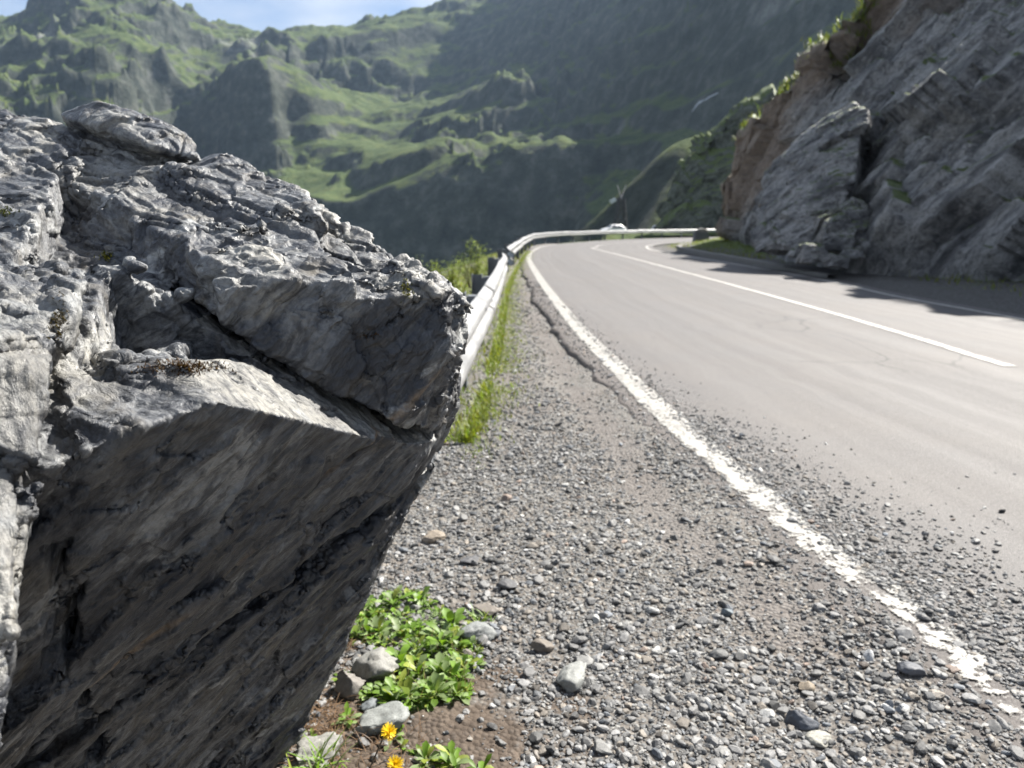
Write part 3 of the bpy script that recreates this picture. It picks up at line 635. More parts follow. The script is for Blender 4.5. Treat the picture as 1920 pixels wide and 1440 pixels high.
# ---------------------------------------------------------------- cliffs
CLAX = axes_from((-.12, .70, .62), (.1, -.62, .72))
def cliff(name, base, lip, back, seed, amp, nu, nv, mat, tilt=.0, sc=1.0):
    b, l = resample(spline(base, 10), n=nu), resample(spline(lip, 10), n=nu)
    t = np.linspace(0, 1, nv); nb = max(12, nv//4); V = np.empty((nu, nv+nb, 3))
    prof = t+.05*np.sin(t*math.pi*2)
    V[:, :nv] = b[:, None]+(l-b)[:, None]*np.stack([t, t, prof], -1)[None]
    for k in range(nb):
        f = ((k+1)/nb)**1.5; V[:, nv+k] = l+np.array(back)*f+np.array([0, 0, tilt])*f*f
    W = V.reshape(-1, 3); N = grid_normals(W, nu, nv+nb)
    if N[(nu//2)*(nv+nb)+nv//2]@(np.array([0, 0, 3])-W[(nu//2)*(nv+nb)+nv//2]) < 0: N = -N; flip = True
    else: flip = False
    tt = np.repeat(np.concatenate([t, np.ones(nb)])[None], nu, 0).ravel(); face = np.repeat(np.concatenate([np.ones(nv), np.linspace(1, .12, nb)])[None], nu, 0).ravel()
    Q = W@CLAX.T/sc; wr = .5*np.stack([pnoise(W*.35/sc, seed), pnoise(W*.35/sc, seed+1), pnoise(W*.35/sc, seed+2)], 1); Q = Q+wr
    d = 0
    for (s3, a, q) in [((7.5, 4.6, 2.3), .95, 5), ((4.2, 3.4, 3.0), .55, 4), ((2.6, 1.6, .75), .34, 6), ((1.0, .7, .34), .085, 7), ((.36, .26, .13), .022, 8)]:
        d = d+a*facets(Q/np.array(s3), seed+q)[0]
    d = d+.12*fbm(W*.22/sc, 3, seed+9)+.02*fbm(W*2.6/sc, 3, seed+10)
    W = W+N*(d*amp*face*sc*smooth(-.02, .06, tt))[:, None]
    f = grid_faces(nu, nv+nb)
    if flip: f = f[:, ::-1]
    return np_mesh(name, W, f, mat, kind='structure'), W
def cliff_mat(name, grass_at, soil=.8, tone=1.0):
    m = Mat(name); p = m.pos(); f = m.n('Mapping', {'Vector': p, 'Rotation': tuple(Matrix(CLAX.tolist()).to_euler())}).outputs[0]; nz = m.sep(m.n('NewGeometry').outputs['Normal'])[2]
    n1 = m.noise(m.map(f, (.5, .8, 2.2)), .8, 9, .62, .8); n2 = m.noise(m.map(f, (.9, 1, 2)), 3.5, 9, .70, .9); n3 = m.noise(p, 14, 7, .7); n4 = m.noise(p, .28, 4, .5)
    c = m.ramp(n1, [(.30, (.042, .043, .046)), (.44, (.145, .145, .147)), (.56, (.33, .328, .325)), (.70, (.135, .134, .135))])
    c = m.mix(m.ramp(n2, [(.36, .8), (.5, 0.0)]), c, (.035, .037, .043))
    c = m.mix(m.ramp(n2, [(.56, 0.0), (.66, .75)]), c, (.36, .36, .355))
    c = m.mix(m.ramp(n3, [(.35, .5), (.52, 0.0)]), c, (.04, .042, .048))
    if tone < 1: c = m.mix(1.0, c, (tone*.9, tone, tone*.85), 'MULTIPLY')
    y = m.sep(p)[1]; z = m.sep(p)[2]
    br = m.math('ADD', m.math('ADD', m.math('MULTIPLY', m.math('SUBTRACT', y, 30.0), .12), .5), m.math('ADD', m.math('MULTIPLY', m.math('SUBTRACT', z, 5.5), .16), m.math('MULTIPLY', m.math('SUBTRACT', n4, .5), 1.3)))
    c = m.mix(m.math('MULTIPLY', m.ramp(br, [(.42, 0.0), (.72, 1.0)]), soil), c, m.ramp(n2, [(.3, (.11, .082, .062)), (.65, (.27, .205, .155))]))
    g = m.math('ADD', nz, m.math('MULTIPLY', m.math('SUBTRACT', n2, .5), .7))
    c = m.mix(m.ramp(g, [(grass_at, 0.0), (grass_at+.10, 1.0)]), c, m.ramp(n3, [(.3, (.035, .06, .018)), (.5, (.075, .105, .028)), (.7, (.14, .155, .05))]))
    return m.fin(c, m.ramp(n2, [(.3, .45), (.7, .8)]), m.bump(m.math('ADD', n2, m.math('MULTIPLY', n3, .45)), .9, .12), .4)
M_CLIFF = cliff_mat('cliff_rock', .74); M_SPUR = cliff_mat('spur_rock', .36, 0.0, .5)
base1 = [(30, 53.5, .2), (19, 50, .2), (13.6, 43, .2), (11.4, 36.5, .25), (10.3, 31, .1), (9.1, 23.5, -.1), (8.7, 20, -.1), (8.9, 18, -.1), (9.5, 16, -.1), (10.1, 13.6, -.1), (10.8, 9, -.1), (11.3, 4, -.1), (11.8, -3, -.1), (12.3, -9, -.1)]
lip1 = [(31, 46, 13), (20.5, 42.5, 9.5), (15.5, 40.5, 6.2)] + [tuple(U(1405, 262, 37)), tuple(U(1438, 200, 35)), tuple(U(1458, 148, 34)), tuple(U(1560, 100, 30.5)), tuple(U(1592, 60, 30)), tuple(U(1625, 5, 30)), tuple(U(1665, -45, 29.5))] + [(16.6, 25, 12.6), (16.9, 19, 12.8), (17.2, 13, 13), (17.4, 6, 13.2), (17.6, -2, 13.4), (18, -9, 13.5)]
cliff_o, CLV = cliff('cliff', base1, lip1, (7, 3, 1.5), 201, .95, 760, 240, M_CLIFF, 1.5)
base2 = [tuple(U(1236, 436, 100)), tuple(U(1246, 437, 97)), tuple(U(1300, 439, 94)), tuple(U(1420, 442, 92)), tuple(U(1560, 445, 90)), tuple(U(1800, 450, 88))]
lip2 = [tuple(U(1243, 395, 104)), tuple(U(1252, 360, 100)), tuple(U(1290, 290, 99)), tuple(U(1345, 236, 99)), tuple(U(1435, 188, 99)), tuple(U(1800, 60, 97))]
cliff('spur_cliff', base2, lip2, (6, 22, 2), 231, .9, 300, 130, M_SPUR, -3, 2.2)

# ---------------------------------------------------------------- loose rocks by the cliff and in the gravel
def hull_rock(name, pts, h, mat, seed, wob=.1, fac=.06, level=1, **kw):
    pts = np.array(pts, float); pl = hull_planes(pts); lo = pts.min(0)-4*h; hi = pts.max(0)+4*h; n = ((hi-lo)/h).astype(int)+1
    X = np.stack(np.meshgrid(*[lo[k]+h*np.arange(n[k]) for k in range(3)], indexing='ij'), -1).reshape(-1, 3)
    size = (pts.max(0)-pts.min(0)).mean()
    def sdf(X): return convex(X.astype(np.float32), pl)+size*wob*.35*pnoise(X/size*2.2+seed, seed)+size*fac*facets((X@CLAX.T)/size/np.array([.5, .34, .16])+seed, seed+1)[0]
    S = sdf(X).reshape(n); S[[0, -1]] = 1; S[:, [0, -1]] = 1; S[:, :, [0, -1]] = 1
    V, Q = surface_nets(S, lo, h); V, Q = catmull(V, Q, level)
    for _ in range(2): N = vert_normals(V, Q); V = V-N*np.clip(sdf(V), -h, h)[:, None]*.8
    V = V+vert_normals(V, Q)*(size*.012*(facets((V@CLAX.T)/size/np.array([.12, .1, .035]), seed+3)[0]+.6*fbm(V/size*14, 3, seed+4)))[:, None]
    return np_mesh(name, V, Q, mat, **kw)
# great slab leaning on the cliff
S_ = [U(1418, 470, 19.6), U(1500, 478, 18.6), U(1555, 440, 18.8), U(1600, 330, 19.6), U(1622, 215, 20.6), U(1600, 196, 21.0), U(1540, 225, 21.5), U(1440, 320, 21.8), U(1412, 400, 20.8)]
hull_rock('fallen_rock', S_+[p+np.array([1.2, 1.7, .1]) for p in S_], .085, M_CLIFF, 301, .08, .028, 1, label='tallest fallen slab, with a sunlit crest, leaning against the roadside cliff', cat='rock')
def block(pxs, Y, depth): f = [U(a, b, Y+c) for a, b, c in pxs]; return f+[p+np.array([.25*depth, depth, 0]) for p in f]
ROCKS = [
 (block([(1540, 470, 0), (1545, 410, .4), (1600, 380, .8), (1650, 400, .6), (1645, 460, 0), (1600, 480, -.2)], 17.6, 1.5), 'blocky dark rock in the shade under the overhang, right of the tall leaning slab'),
 (block([(1500, 495, 0), (1512, 458, .2), (1545, 460, .2), (1560, 490, 0)], 16.8, .7), 'small angular rock at the foot of the tall leaning slab'),
 (block([(1552, 500, 0), (1562, 476, .1), (1595, 484, .1), (1590, 503, 0)], 16.4, .5), 'flat little rock lying on the verge below the blocky dark rock'),
 (block([(1785, 450, 0), (1815, 392, .3), (1828, 400, .3), (1822, 440, 0), (1795, 455, 0)], 15.8, .5), 'narrow upright shard of rock standing by the grass under the right cliff'),
 (block([(1362, 420, 0), (1360, 345, .5), (1385, 322, .8), (1398, 360, .5), (1395, 425, 0)], 37.5, 2.5), 'brownish rock pillar at the far end of the roadside cliff'),
]
for k, (pts, lab) in enumerate(ROCKS):
    hull_rock('fallen_rock', pts, .05 if k != 4 else .14, M_CLIFF, 310+7*k, .12, .06, 1, label=lab, cat='rock')

# verge between the road and the cliff, with a low kerb round the bend
nu, nv = 320, 46
I2 = resample(INN, n=900); I2 = I2[(I2[:, 1] > -8.5)]; I2 = resample(I2, n=nu)
Bp = resample(spline(base1[::-1], 10), n=1600)[:, :2]
tgt = np.array([Bp[np.argmin(((Bp-q)**2).sum(1))] for q in I2]); ker = np.ones(9)/9
tgt = np.stack([np.convolve(np.pad(tgt[:, k], 4, 'edge'), ker, 'valid') for k in (0, 1)], 1)
dirv = tgt-I2; ln = np.linalg.norm(dirv, axis=1, keepdims=True); dirv /= ln; tgt = tgt+dirv*1.6
st_ = I2+dirv*.15
v = np.linspace(0, 1, nv); VV = np.empty((nu, nv, 3)); VV[:, :, :2] = st_[:, None]+(tgt-st_)[:, None]*v[None, :, None]
Wv = VV.reshape(-1, 3); dist = (v[None]*np.linalg.norm(tgt-st_, axis=1)[:, None]).ravel()
md = smooth(22, 30, Wv[:, 1])
def verge_h(x, y, d): P = np.stack([x, y, 0*x], 1); return -.06+.10*smooth(.5, 1.6, d)+.30*smooth(1.6, 4.2, d)*(.5+.8*smooth(22, 32, y))+(.05*fbm(P*.9, 4, 121)+.02*fbm(P*6, 3, 122))*smooth(.2, 1, d)
Wv[:, 2] = verge_h(Wv[:, 0], Wv[:, 1], dist)
m = Mat('verge_earth'); p = m.pos(); n1 = m.noise(p, .9, 6, .65); n2 = m.noise(p, 22, 6, .7); v1 = m.voro(p, 30)
c = m.mix(m.ramp(v1, [(.25, 1.0), (.6, 0.0)]), m.ramp(n2, [(.3, (.045, .042, .040)), (.7, (.105, .098, .092))]), (.15, .15, .148))
gm = m.math('ADD', n1, m.math('MULTIPLY', m.math('SUBTRACT', m.sep(p)[2], .12), 1.4))
c = m.mix(m.ramp(gm, [(.48, 0.0), (.60, 1.0)]), c, m.ramp(n2, [(.3, (.045, .07, .02)), (.7, (.12, .15, .045))]))
np_mesh('verge', Wv, grid_faces(nu, nv)[:, ::-1], m.fin(c, .9, m.bump(m.math('ADD', n2, v1), .8, .03), .3), kind='structure')
VERGE = BVHTree.FromPolygons([Vector(q) for q in Wv], grid_faces(nu, nv).tolist())
def drop(bvh, x, y, z0=40):
    h = bvh.ray_cast(Vector((x, y, z0)), Vector((0, 0, -1))); return None if h[0] is None else h[0].z
M_CONC = plain('weathered_concrete', (.17, .165, .155), .9)
kp = [(7.7, 17.5), (7.75, 22), (7.7, 26), (7.8, 30), (8.1, 34.5), (8.9, 39), (10.6, 43.3), (13.6, 47.2)]
kq = resample(spline(kp, 10), step=.35); t = np.gradient(kq, axis=0); t /= np.linalg.norm(t, axis=1, keepdims=True); nn = np.stack([t[:, 1], -t[:, 0]], 1)
pr = [(0, -.15), (0, .13), (.02, .16), (.20, .165), (.23, .14), (.23, -.15)]
kh = lambda y: .25+.75*smooth(17, 26, y); kn = fbm(np.stack([kq[:, 0]*2.2, kq[:, 1]*2.2, 0*kq[:, 0]], 1), 3, 151)
KV = np.array([[(*(q+n_*(a+.05*kn[i])), b*kh(q[1])+.03*kn[i]*(b > 0)) for a, b in pr] for i, (q, n_) in enumerate(zip(kq, nn))])
np_mesh('kerb', KV.reshape(-1, 3), grid_faces(len(kq), len(pr)), M_CONC, smooth_shade=False, kind='structure')

# ---------------------------------------------------------------- guardrail
m = Mat('galvanised_steel'); p = m.pos(); n = m.noise(m.map(p, (1, 1, 3)), 3, 6, .6); n2 = m.noise(p, 40, 4)
M_STEEL = m.fin(m.mix(m.ramp(n2, [(.4, .4), (.6, 0.0)]), m.ramp(n, [(.3, (.27, .275, .285)), (.7, (.37, .375, .38))]), (.19, .185, .175)), m.ramp(n, [(.3, .34), (.7, .5)]), None, .5, Metallic=.35)
M_POST = plain('dull_steel', (.13, .14, .155), .6)
rail = empty('guardrail', (-.3, 4, 0), 'long white galvanised guardrail on steel posts curving round the outside of the bend', 'guardrail')
PROF = [(0, -.156), (.012, -.150), (.070, -.112), (.083, -.098), (.083, -.060), (.070, -.046), (.012, -.012), (.004, 0), (.012, .012), (.070, .046), (.083, .060), (.083, .098), (.070, .112), (.012, .150), (0, .156)]
PROF = PROF+[(a-.004, b) for a, b in PROF[::-1]]
def beam(q, name, dz=0.0, out=0.0):
    t = np.gradient(q, axis=0); t /= np.linalg.norm(t, axis=1, keepdims=True); nn = np.stack([t[:, 1], -t[:, 0]], 1)
    V = np.empty((len(q), len(PROF), 3))
    for j, (a, b) in enumerate(PROF): V[:, j, :2] = q+nn*(a+out); V[:, j, 2] = .565+b+dz
    V = V.reshape(-1, 3); f = grid_faces(len(q), len(PROF)); i = np.arange(len(q))*len(PROF)
    cl_ = np.stack([i[:-1]+len(PROF)-1, i[1:]+len(PROF)-1, i[1:], i[:-1]], 1)
    V = V-np.array(rail.location)
    return np_mesh(name, V, np.vstack([f, cl_]), M_STEEL, parent=rail)
fine_rail = resample(RAILS, step=.1)
seg = 40; k = 0
starts = list(range(0, len(fine_rail)-2, seg))
for si, i0 in enumerate(starts):
    q = fine_rail[i0:min(i0+seg+4, len(fine_rail))].copy()
    if len(q) < 3: break
    mid = q[:, 1].mean(); dz = .012*math.sin(si*2.3); out = .004*(si % 2)
    if si == 2: q[-16:, 0] -= np.linspace(0, .07, 16)**1.0; dz -= .02
    if si == 3: q[:16, 0] += np.linspace(.10, 0, 16); q[16:30, 0] -= .03*np.sin(np.linspace(0, math.pi, 14)); dz += .015
    beam(q, 'beam', dz, out)
def post(x, y, ang, lean):
    bm = bmesh.new()
    def bx(x0, x1, y0, y1, z0, z1):
        r = bmesh.ops.create_cube(bm, size=1)
        for v_ in r['verts']: v_.co = Vector(((x0+x1)/2+v_.co.x*(x1-x0), (y0+y1)/2+v_.co.y*(y1-y0), (z0+z1)/2+v_.co.z*(z1-z0)))
    bx(-.20, -.192, -.06, .06, -.6, .74); bx(-.10, -.092, -.06, .06, -.6, .74); bx(-.192, -.10, -.004, .004, -.6, .735)
    o = bm_obj('post', bm, M_POST, parent=rail); o.location = Vector((x, y, 0))-rail.location; o.rotation_euler = (lean, 0, ang)
    bm = bmesh.new(); r = bmesh.ops.create_cube(bm, size=1)
    for v_ in r['verts']: v_.co = Vector((-.047+v_.co.x*.088, v_.co.y*.13, .565+v_.co.z*.30))
    bmesh.ops.bevel(bm, geom=bm.edges[:], offset=.012, segments=2, affect='EDGES')
    s = bm_obj('spacer', bm, M_POST, parent=o)
    bm = bmesh.new(); bmesh.ops.create_uvsphere(bm, u_segments=8, v_segments=5, radius=.016)
    for v_ in bm.verts: v_.co = Vector((.012+v_.co.x*.7, v_.co.y, .565+v_.co.z))
    bm_obj('bolt', bm, M_STEEL, parent=o)
T_ = np.gradient(fine_rail, axis=0)
for n_, i0 in enumerate(range(12, len(fine_rail), 20)):
    a = math.atan2(T_[i0][1], T_[i0][0])-math.pi/2
    if n_ < 3 or n_ % 2 == 0: post(fine_rail[i0][0], fine_rail[i0][1], a, .02*math.sin(n_*1.9))
# small faded stickers on the near beam
for k, (yy, w, zz, colr) in enumerate([(5.2, .10, .64, (.42, .42, .46)), (5.9, .10, .63, (.45, .45, .48)), (7.4, .16, .635, (.62, .60, .30))]):
    x = float(np.interp(yy, fine_rail[:200, 1], fine_rail[:200, 0]))
    V = np.array([(x+.0885, yy-w/2, zz-.012), (x+.0885, yy+w/2, zz-.012), (x+.0885, yy+w/2, zz+.022), (x+.0885, yy-w/2, zz+.022), (x+.0865, yy-w/2, zz-.012), (x+.0865, yy+w/2, zz-.012), (x+.0865, yy+w/2, zz+.022), (x+.0865, yy-w/2, zz+.022)])-np.array(rail.location)
    np_mesh('sticker', V, np.array([[0, 1, 2, 3], [7, 6, 5, 4], [0, 4, 5, 1], [3, 2, 6, 7], [1, 5, 6, 2], [0, 3, 7, 4]]), plain('sticker_film', colr, .5), smooth_shade=False, parent=rail)

# ---------------------------------------------------------------- things beyond the rail
# concrete block on the grass mound inside the bend
c0 = U(1316, 447, 47); bm = bmesh.new()
pts = [(-.55, -.35, -.5), (.55, -.35, -.5), (.55, .35, -.5), (-.55, .35, -.5), (-.50, -.3, .42), (.30, -.3, .42), (.30, .3, .42), (-.50, .3, .42)]
vs = [bm.verts.new(p_) for p_ in pts]
for f in [(0, 1, 5, 4), (1, 2, 6, 5), (2, 3, 7, 6), (3, 0, 4, 7), (4, 5, 6, 7), (3, 2, 1, 0)]: bm.faces.new([vs[i] for i in f])
bmesh.ops.bevel(bm, geom=bm.edges[:], offset=.03, segments=2, affect='EDGES')
cb = bm_obj('concrete_block', bm, plain('dark_concrete', (.10, .105, .115), .85), label='dark concrete block with a pale broken top on the sunny grass mound', cat='concrete block'); cb.location = c0
hull_rock('rubble_cap', [(-.45, -.28, .40), (.36, -.28, .40), (.36, .28, .40), (-.45, .28, .40), (-.3, -.2, .58), (.1, -.2, .66), (.34, .1, .50), (-.2, .2, .62)], .05, M_CONC, 351, .1, .08, 1, parent=cb)

def lathe(bm, prof, seg=16, mat=None):
    rings = []
    for r_, z in prof: rings.append([bm.verts.new((r_*math.cos(2*math.pi*i/seg), r_*math.sin(2*math.pi*i/seg), z)) for i in range(seg)])
    for a, b in zip(rings, rings[1:]):
        for i in range(seg): bm.faces.new((a[i], a[(i+1) % seg], b[(i+1) % seg], b[i]))
    bm.faces.new(rings[0][::-1]); bm.faces.new(rings[-1])
def bar(bm, a, b, r, seg=6):
    a, b = Vector(a), Vector(b); d = (b-a); q = d.to_track_quat('Z', 'Y'); R = []
    for e in (a, b): R.append([bm.verts.new(e+q@Vector((r*math.cos(2*math.pi*i/seg), r*math.sin(2*math.pi*i/seg), 0))) for i in range(seg)])
    for i in range(seg): bm.faces.new((R[0][i], R[0][(i+1) % seg], R[1][(i+1) % seg], R[1][i]))
    bm.faces.new(R[0][::-1]); bm.faces.new(R[1])
M_GLASS = Mat('car_glass').fin((.02, .025, .03), .05, None, .8); M_TYRE = plain('rubber', (.02, .02, .02), .8); M_RIM = plain('alloy', (.5, .5, .5), .35, Metallic=.8)
M_LAMP = Mat('lamp_glass').fin((.8, .8, .8), .08, None, .8)
def car(loc, rotz, paint, label):
    root = empty('parked_car', loc, label, 'car', 'cars parked beyond the bend', rotz)
    # stations along the length: x, half width at sill, belt height, roof height, half roof width
    st = [(-2.08, .70, .62, .62, .60), (-2.0, .80, .86, .88, .70), (-1.55, .85, .92, 1.30, .60), (-1.0, .86, .93, 1.47, .61), (-.2, .87, .93, 1.50, .62), (.45, .87, .92, 1.40, .60), (1.0, .86, .92, .96, .72), (1.6, .83, .84, .86, .68), (1.98, .76, .70, .72, .60), (2.10, .66, .55, .56, .55)]
    bm = bmesh.new(); rings = []
    for x, w, bz, rz, rw in st:
        half = [(w*.92, .26), (w, .45), (w, bz*.82), (w*.96, bz), (rw, rz-.05), (rw*.8, rz)]
        rings.append([bm.verts.new((x, y, z)) for y, z in half]+[bm.verts.new((x, -y, z)) for y, z in half[::-1]])
    for a, b in zip(rings, rings[1:]):
        for i in range(len(a)): bm.faces.new((a[i], a[(i+1) % len(a)], b[(i+1) % len(a)], b[i]))
    bm.faces.new(rings[0]); bm.faces.new(rings[-1][::-1]); bmesh.ops.recalc_face_normals(bm, faces=bm.faces[:])
    body = bm_obj('body', bm, paint, True, parent=root)
    def panel(name, ps, mat_, th=.02):
        bm = bmesh.new(); a = [bm.verts.new(p_) for p_ in ps]; bm.faces.new(a); r = bmesh.ops.extrude_face_region(bm, geom=bm.faces[:]); n_ = (Vector(ps[1])-Vector(ps[0])).cross(Vector(ps[2])-Vector(ps[0])).normalized()
        for g in r['geom']:
            if isinstance(g, bmesh.types.BMVert): g.co += n_*th
        bmesh.ops.recalc_face_normals(bm, faces=bm.faces[:]); return bm_obj(name, bm, mat_, parent=root)
    panel('windscreen', [(1.01, -.66, .97), (1.01, .66, .97), (.50, .55, 1.37), (.50, -.55, 1.37)], M_GLASS)
    panel('rear_window', [(-1.96, .62, .93), (-1.96, -.62, .93), (-1.58, -.52, 1.26), (-1.58, .52, 1.26)], M_GLASS)
    for s in (1, -1):
        a = [(.85, .85*s, .96), (-1.35, .85*s, .97), (-1.15, .645*s, 1.36), (.42, .645*s, 1.34)]
        panel('side_window', a if s < 0 else a[::-1], M_GLASS)
        for x in (-1.28, 1.30):
            w = bpy.data.objects.new('wheel', None); put(w, parent=root); w.location = (x, .80*s, .31)
            bm = bmesh.new(); lathe(bm, [(.19, -.09), (.29, -.10), (.31, -.07), (.31, .07), (.29, .10), (.19, .09)], 20); t_ = bm_obj('tyre', bm, M_TYRE, True, parent=w); t_.rotation_euler = (math.pi/2, 0, 0)
            bm = bmesh.new(); lathe(bm, [(.19, -.095), (.12, -.105), (.05, -.115), (.05, .115), (.12, .105), (.19, .095)], 14); t_ = bm_obj('rim', bm, M_RIM, parent=w); t_.rotation_euler = (math.pi/2, 0, 0)
        bm = bmesh.new(); bmesh.ops.create_uvsphere(bm, u_segments=12, v_segments=8, radius=.13)
        for v_ in bm.verts: v_.co = Vector((2.0+v_.co.x*.5, .60*s+v_.co.y*1.1, .66+v_.co.z*.7))
        bm_obj('headlight', bm, M_LAMP, True, parent=root)
        bm = bmesh.new(); bmesh.ops.create_cube(bm, size=1)
        for v_ in bm.verts: v_.co = Vector((.72+v_.co.x*.16, .97*s+v_.co.y*.2, 1.0+v_.co.z*.14))
        bmesh.ops.bevel(bm, geom=bm.edges[:], offset=.03, segments=2, affect='EDGES'); bm_obj('wing_mirror', bm, paint, parent=root)
    return root
M_WHITE = Mat('white_car_paint').fin((.75, .75, .75), .25, None, .6); M_SILVER = Mat('silver_car_paint').fin((.55, .57, .60), .28, None, .6, Metallic=.5)
def on_ground(px, py, Y): p_ = U(px, py, Y); return (p_[0], p_[1], ground_z(p_[0], p_[1]))
car(on_ground(1232, 430, 116), math.radians(-100), M_SILVER, 'silver car glinting beside the dark cliff beyond the bend')
car(on_ground(1150, 432, 122), math.radians(-160), M_WHITE, 'white car parked at the foot of the lattice pylon')
M_PYL = plain('dark_steel', (.035, .037, .04), .6)
# lattice pylon
pl = on_ground(1163, 430, 128); pyl = empty('pylon', pl, 'dark lattice steel pylon with a pale box standing beyond the guardrail', 'pylon')
def leg_pt(sx, sy, z): r_ = 1.15-.11*z; return (sx*max(r_, .5), sy*max(r_, .5), z)
H_ = 7.4
for sx in (1, -1):
    for sy in (1, -1):
        bm = bmesh.new(); bar(bm, leg_pt(sx, sy, -.5), leg_pt(sx, sy, H_-1.5), .15); bm_obj('leg', bm, M_PYL, parent=pyl)
zs = [0, 1.5, 2.9, 4.2, 5.2, 5.9]
for k in range(4):
    c_ = [(1, 1), (-1, 1), (-1, -1), (1, -1)]; a, b = c_[k], c_[(k+1) % 4]; bm = bmesh.new()
    for z0, z1 in zip(zs, zs[1:]):
        bar(bm, leg_pt(*a, z0), leg_pt(*b, z1), .065); bar(bm, leg_pt(*b, z0), leg_pt(*a, z1), .065); bar(bm, leg_pt(*a, z1), leg_pt(*b, z1), .065)
    bm_obj('bracing', bm, M_PYL, parent=pyl)
M_INS = plain('pale_porcelain', (.55, .48, .47), .4)
for sx in (1, -1):
    bm = bmesh.new(); bar(bm, (-.1*sx, 0, H_-1.6), (.75*sx, 0, H_+.9), .07); bm_obj('crossarm', bm, M_INS, parent=pyl)
bm = bmesh.new(); bar(bm, (-1.1, 0, H_-1.4), (1.1, 0, H_-1.4), .08); bm_obj('crossbar', bm, M_PYL, parent=pyl)
bm = bmesh.new(); bmesh.ops.create_cube(bm, size=1)
for v_ in bm.verts: v_.co = Vector((v_.co.x*1.1, v_.co.y*.6, v_.co.z*.7))
bmesh.ops.bevel(bm, geom=bm.edges[:], offset=.06, segments=2, affect='EDGES'); bx_ = bm_obj('box', bm, plain('pale_metal', (.55, .60, .62), .35), parent=pyl); bx_.location = (-1.45, -.1, H_-1.75); bx_.rotation_euler = (0, -.5, 0)
# thin pole on the ridge above the cliff
q = U(1535, 100, 52); pole = empty('pole', q, 'thin pale pole standing on the skyline of the grassy cliff top', 'pole')
bm = bmesh.new(); lathe(bm, [(.07, -1.6), (.06, 1.3)], 8); bm_obj('shaft', bm, M_STEEL, True, parent=pole)
bm = bmesh.new(); lathe(bm, [(.09, 1.3), (.11, 1.34), (.05, 1.42)], 8); bm_obj('cap', bm, M_POST, True, parent=pole)
# old snow in a gully of the shaded wall
cen = [terrain_hit(a, b, 300) for a, b in [(1298, 212), (1305, 200), (1318, 192), (1330, 184), (1346, 177)]]
if all(c_ is not None for c_ in cen):
    sp = spline(cen, 10); wd = np.interp(np.linspace(0, 1, len(sp)), [0, .2, .6, 1], [.2, 1.5, 1.8, .3]); V = []
    for p_, w in zip(sp, wd):
        for f_ in np.linspace(-1, 1, 9):
            x = p_[0]+f_*w*.6; y = p_[1]-f_*w*1.2; V.append((x, y, ground_z(x, y)+.9*(1-f_*f_)+.25))
    np_mesh('snow_patch', V, grid_faces(len(sp), 9), plain('old_snow', (.36, .38, .42), .7), label='narrow streak of old snow lying in the shaded mountainside', cat='snow patch')
# ---------------------------------------------------------------- gravel: every stone its own little solid, one mass
rng = np.random.default_rng(7)
def ico(sub):
    bm = bmesh.new(); bmesh.ops.create_icosphere(bm, subdivisions=sub, radius=1); bm.verts.ensure_lookup_table()
    V = np.array([v.co for v in bm.verts]); F = np.array([[v.index for v in f.verts] for f in bm.faces]); bm.free(); return V, F
def stone_shapes(sub, count, seed):
    V, F = ico(sub); out = []; r = np.random.default_rng(seed)
    for k in range(count):
        W = V.copy()
        for _ in range(9):              # knock flats off a ball
            n = r.normal(size=3); n /= np.linalg.norm(n); d = r.uniform(.45, .85); h = W@n-d; W = W-np.clip(h, 0, None)[:, None]*n*.92
        W *= np.array([1, r.uniform(.6, .95), r.uniform(.4, .75)]); W += .06*np.stack([pnoise(W*2+k, 5), pnoise(W*2+k, 6), pnoise(W*2+k, 7)], 1); out.append(W)
    return out, F
def rot_mats(n, tilt):
    az = rng.uniform(0, 2*math.pi, n); ax = rng.normal(size=(n, 3)); ax[:, 2] *= .2; ax /= np.linalg.norm(ax, axis=1, keepdims=True); th = rng.normal(size=n)*tilt
    K = np.zeros((n, 3, 3)); K[:, 0, 1] = -ax[:, 2]; K[:, 0, 2] = ax[:, 1]; K[:, 1, 0] = ax[:, 2]; K[:, 1, 2] = -ax[:, 0]; K[:, 2, 0] = -ax[:, 1]; K[:, 2, 1] = ax[:, 0]
    R = np.eye(3)+np.sin(th)[:, None, None]*K+(1-np.cos(th))[:, None, None]*(K@K)
    Z = np.zeros((n, 3, 3)); Z[:, 0, 0] = np.cos(az); Z[:, 0, 1] = -np.sin(az); Z[:, 1, 0] = np.sin(az); Z[:, 1, 1] = np.cos(az); Z[:, 2, 2] = 1
    return R@Z
def edge_x(y): return np.interp(y, EDGER[EDGER[:, 1] < 49][:, 1], EDGER[EDGER[:, 1] < 49][:, 0])
SHOULDER = BVHTree.FromPolygons([Vector(q) for q in Pg], grid_faces(len(xs), len(ys)).tolist())
def level(x, y):                        # top of whatever lies there: shoulder or road
    a = drop(SHOULDER, x, y); b = ROADBVH.ray_cast(Vector((x, y, 2)), Vector((0, 0, -1)))[0]; b = None if b is None else b.z
    return max([q for q in (a, b) if q is not None], default=0.0)
def stone_colors(n):
    g = np.clip(rng.normal(.165, .062, n), .05, .42); c = np.stack([g*1.01, g, g*.985], 1)
    k = rng.random(n); tan = k < .10; c[tan] = np.stack([g[tan]*1.18, g[tan]*1.04, g[tan]*.88], 1); red = (k > .10) & (k < .112); c[red] = np.stack([g[red]*1.3, g[red]*1.0, g[red]*.82], 1)
    pale = k > .93; c[pale] = np.stack([g[pale]*1.9, g[pale]*1.88, g[pale]*1.8], 1); blue = (k > .6) & (k < .66); c[blue] = np.stack([g[blue]*.68, g[blue]*.74, g[blue]*.82], 1)
    return np.clip(c, .03, .5)
patch = lambda x, y, s, sd: pnoise(np.stack([x*s, y*s, 0*x], 1), sd)
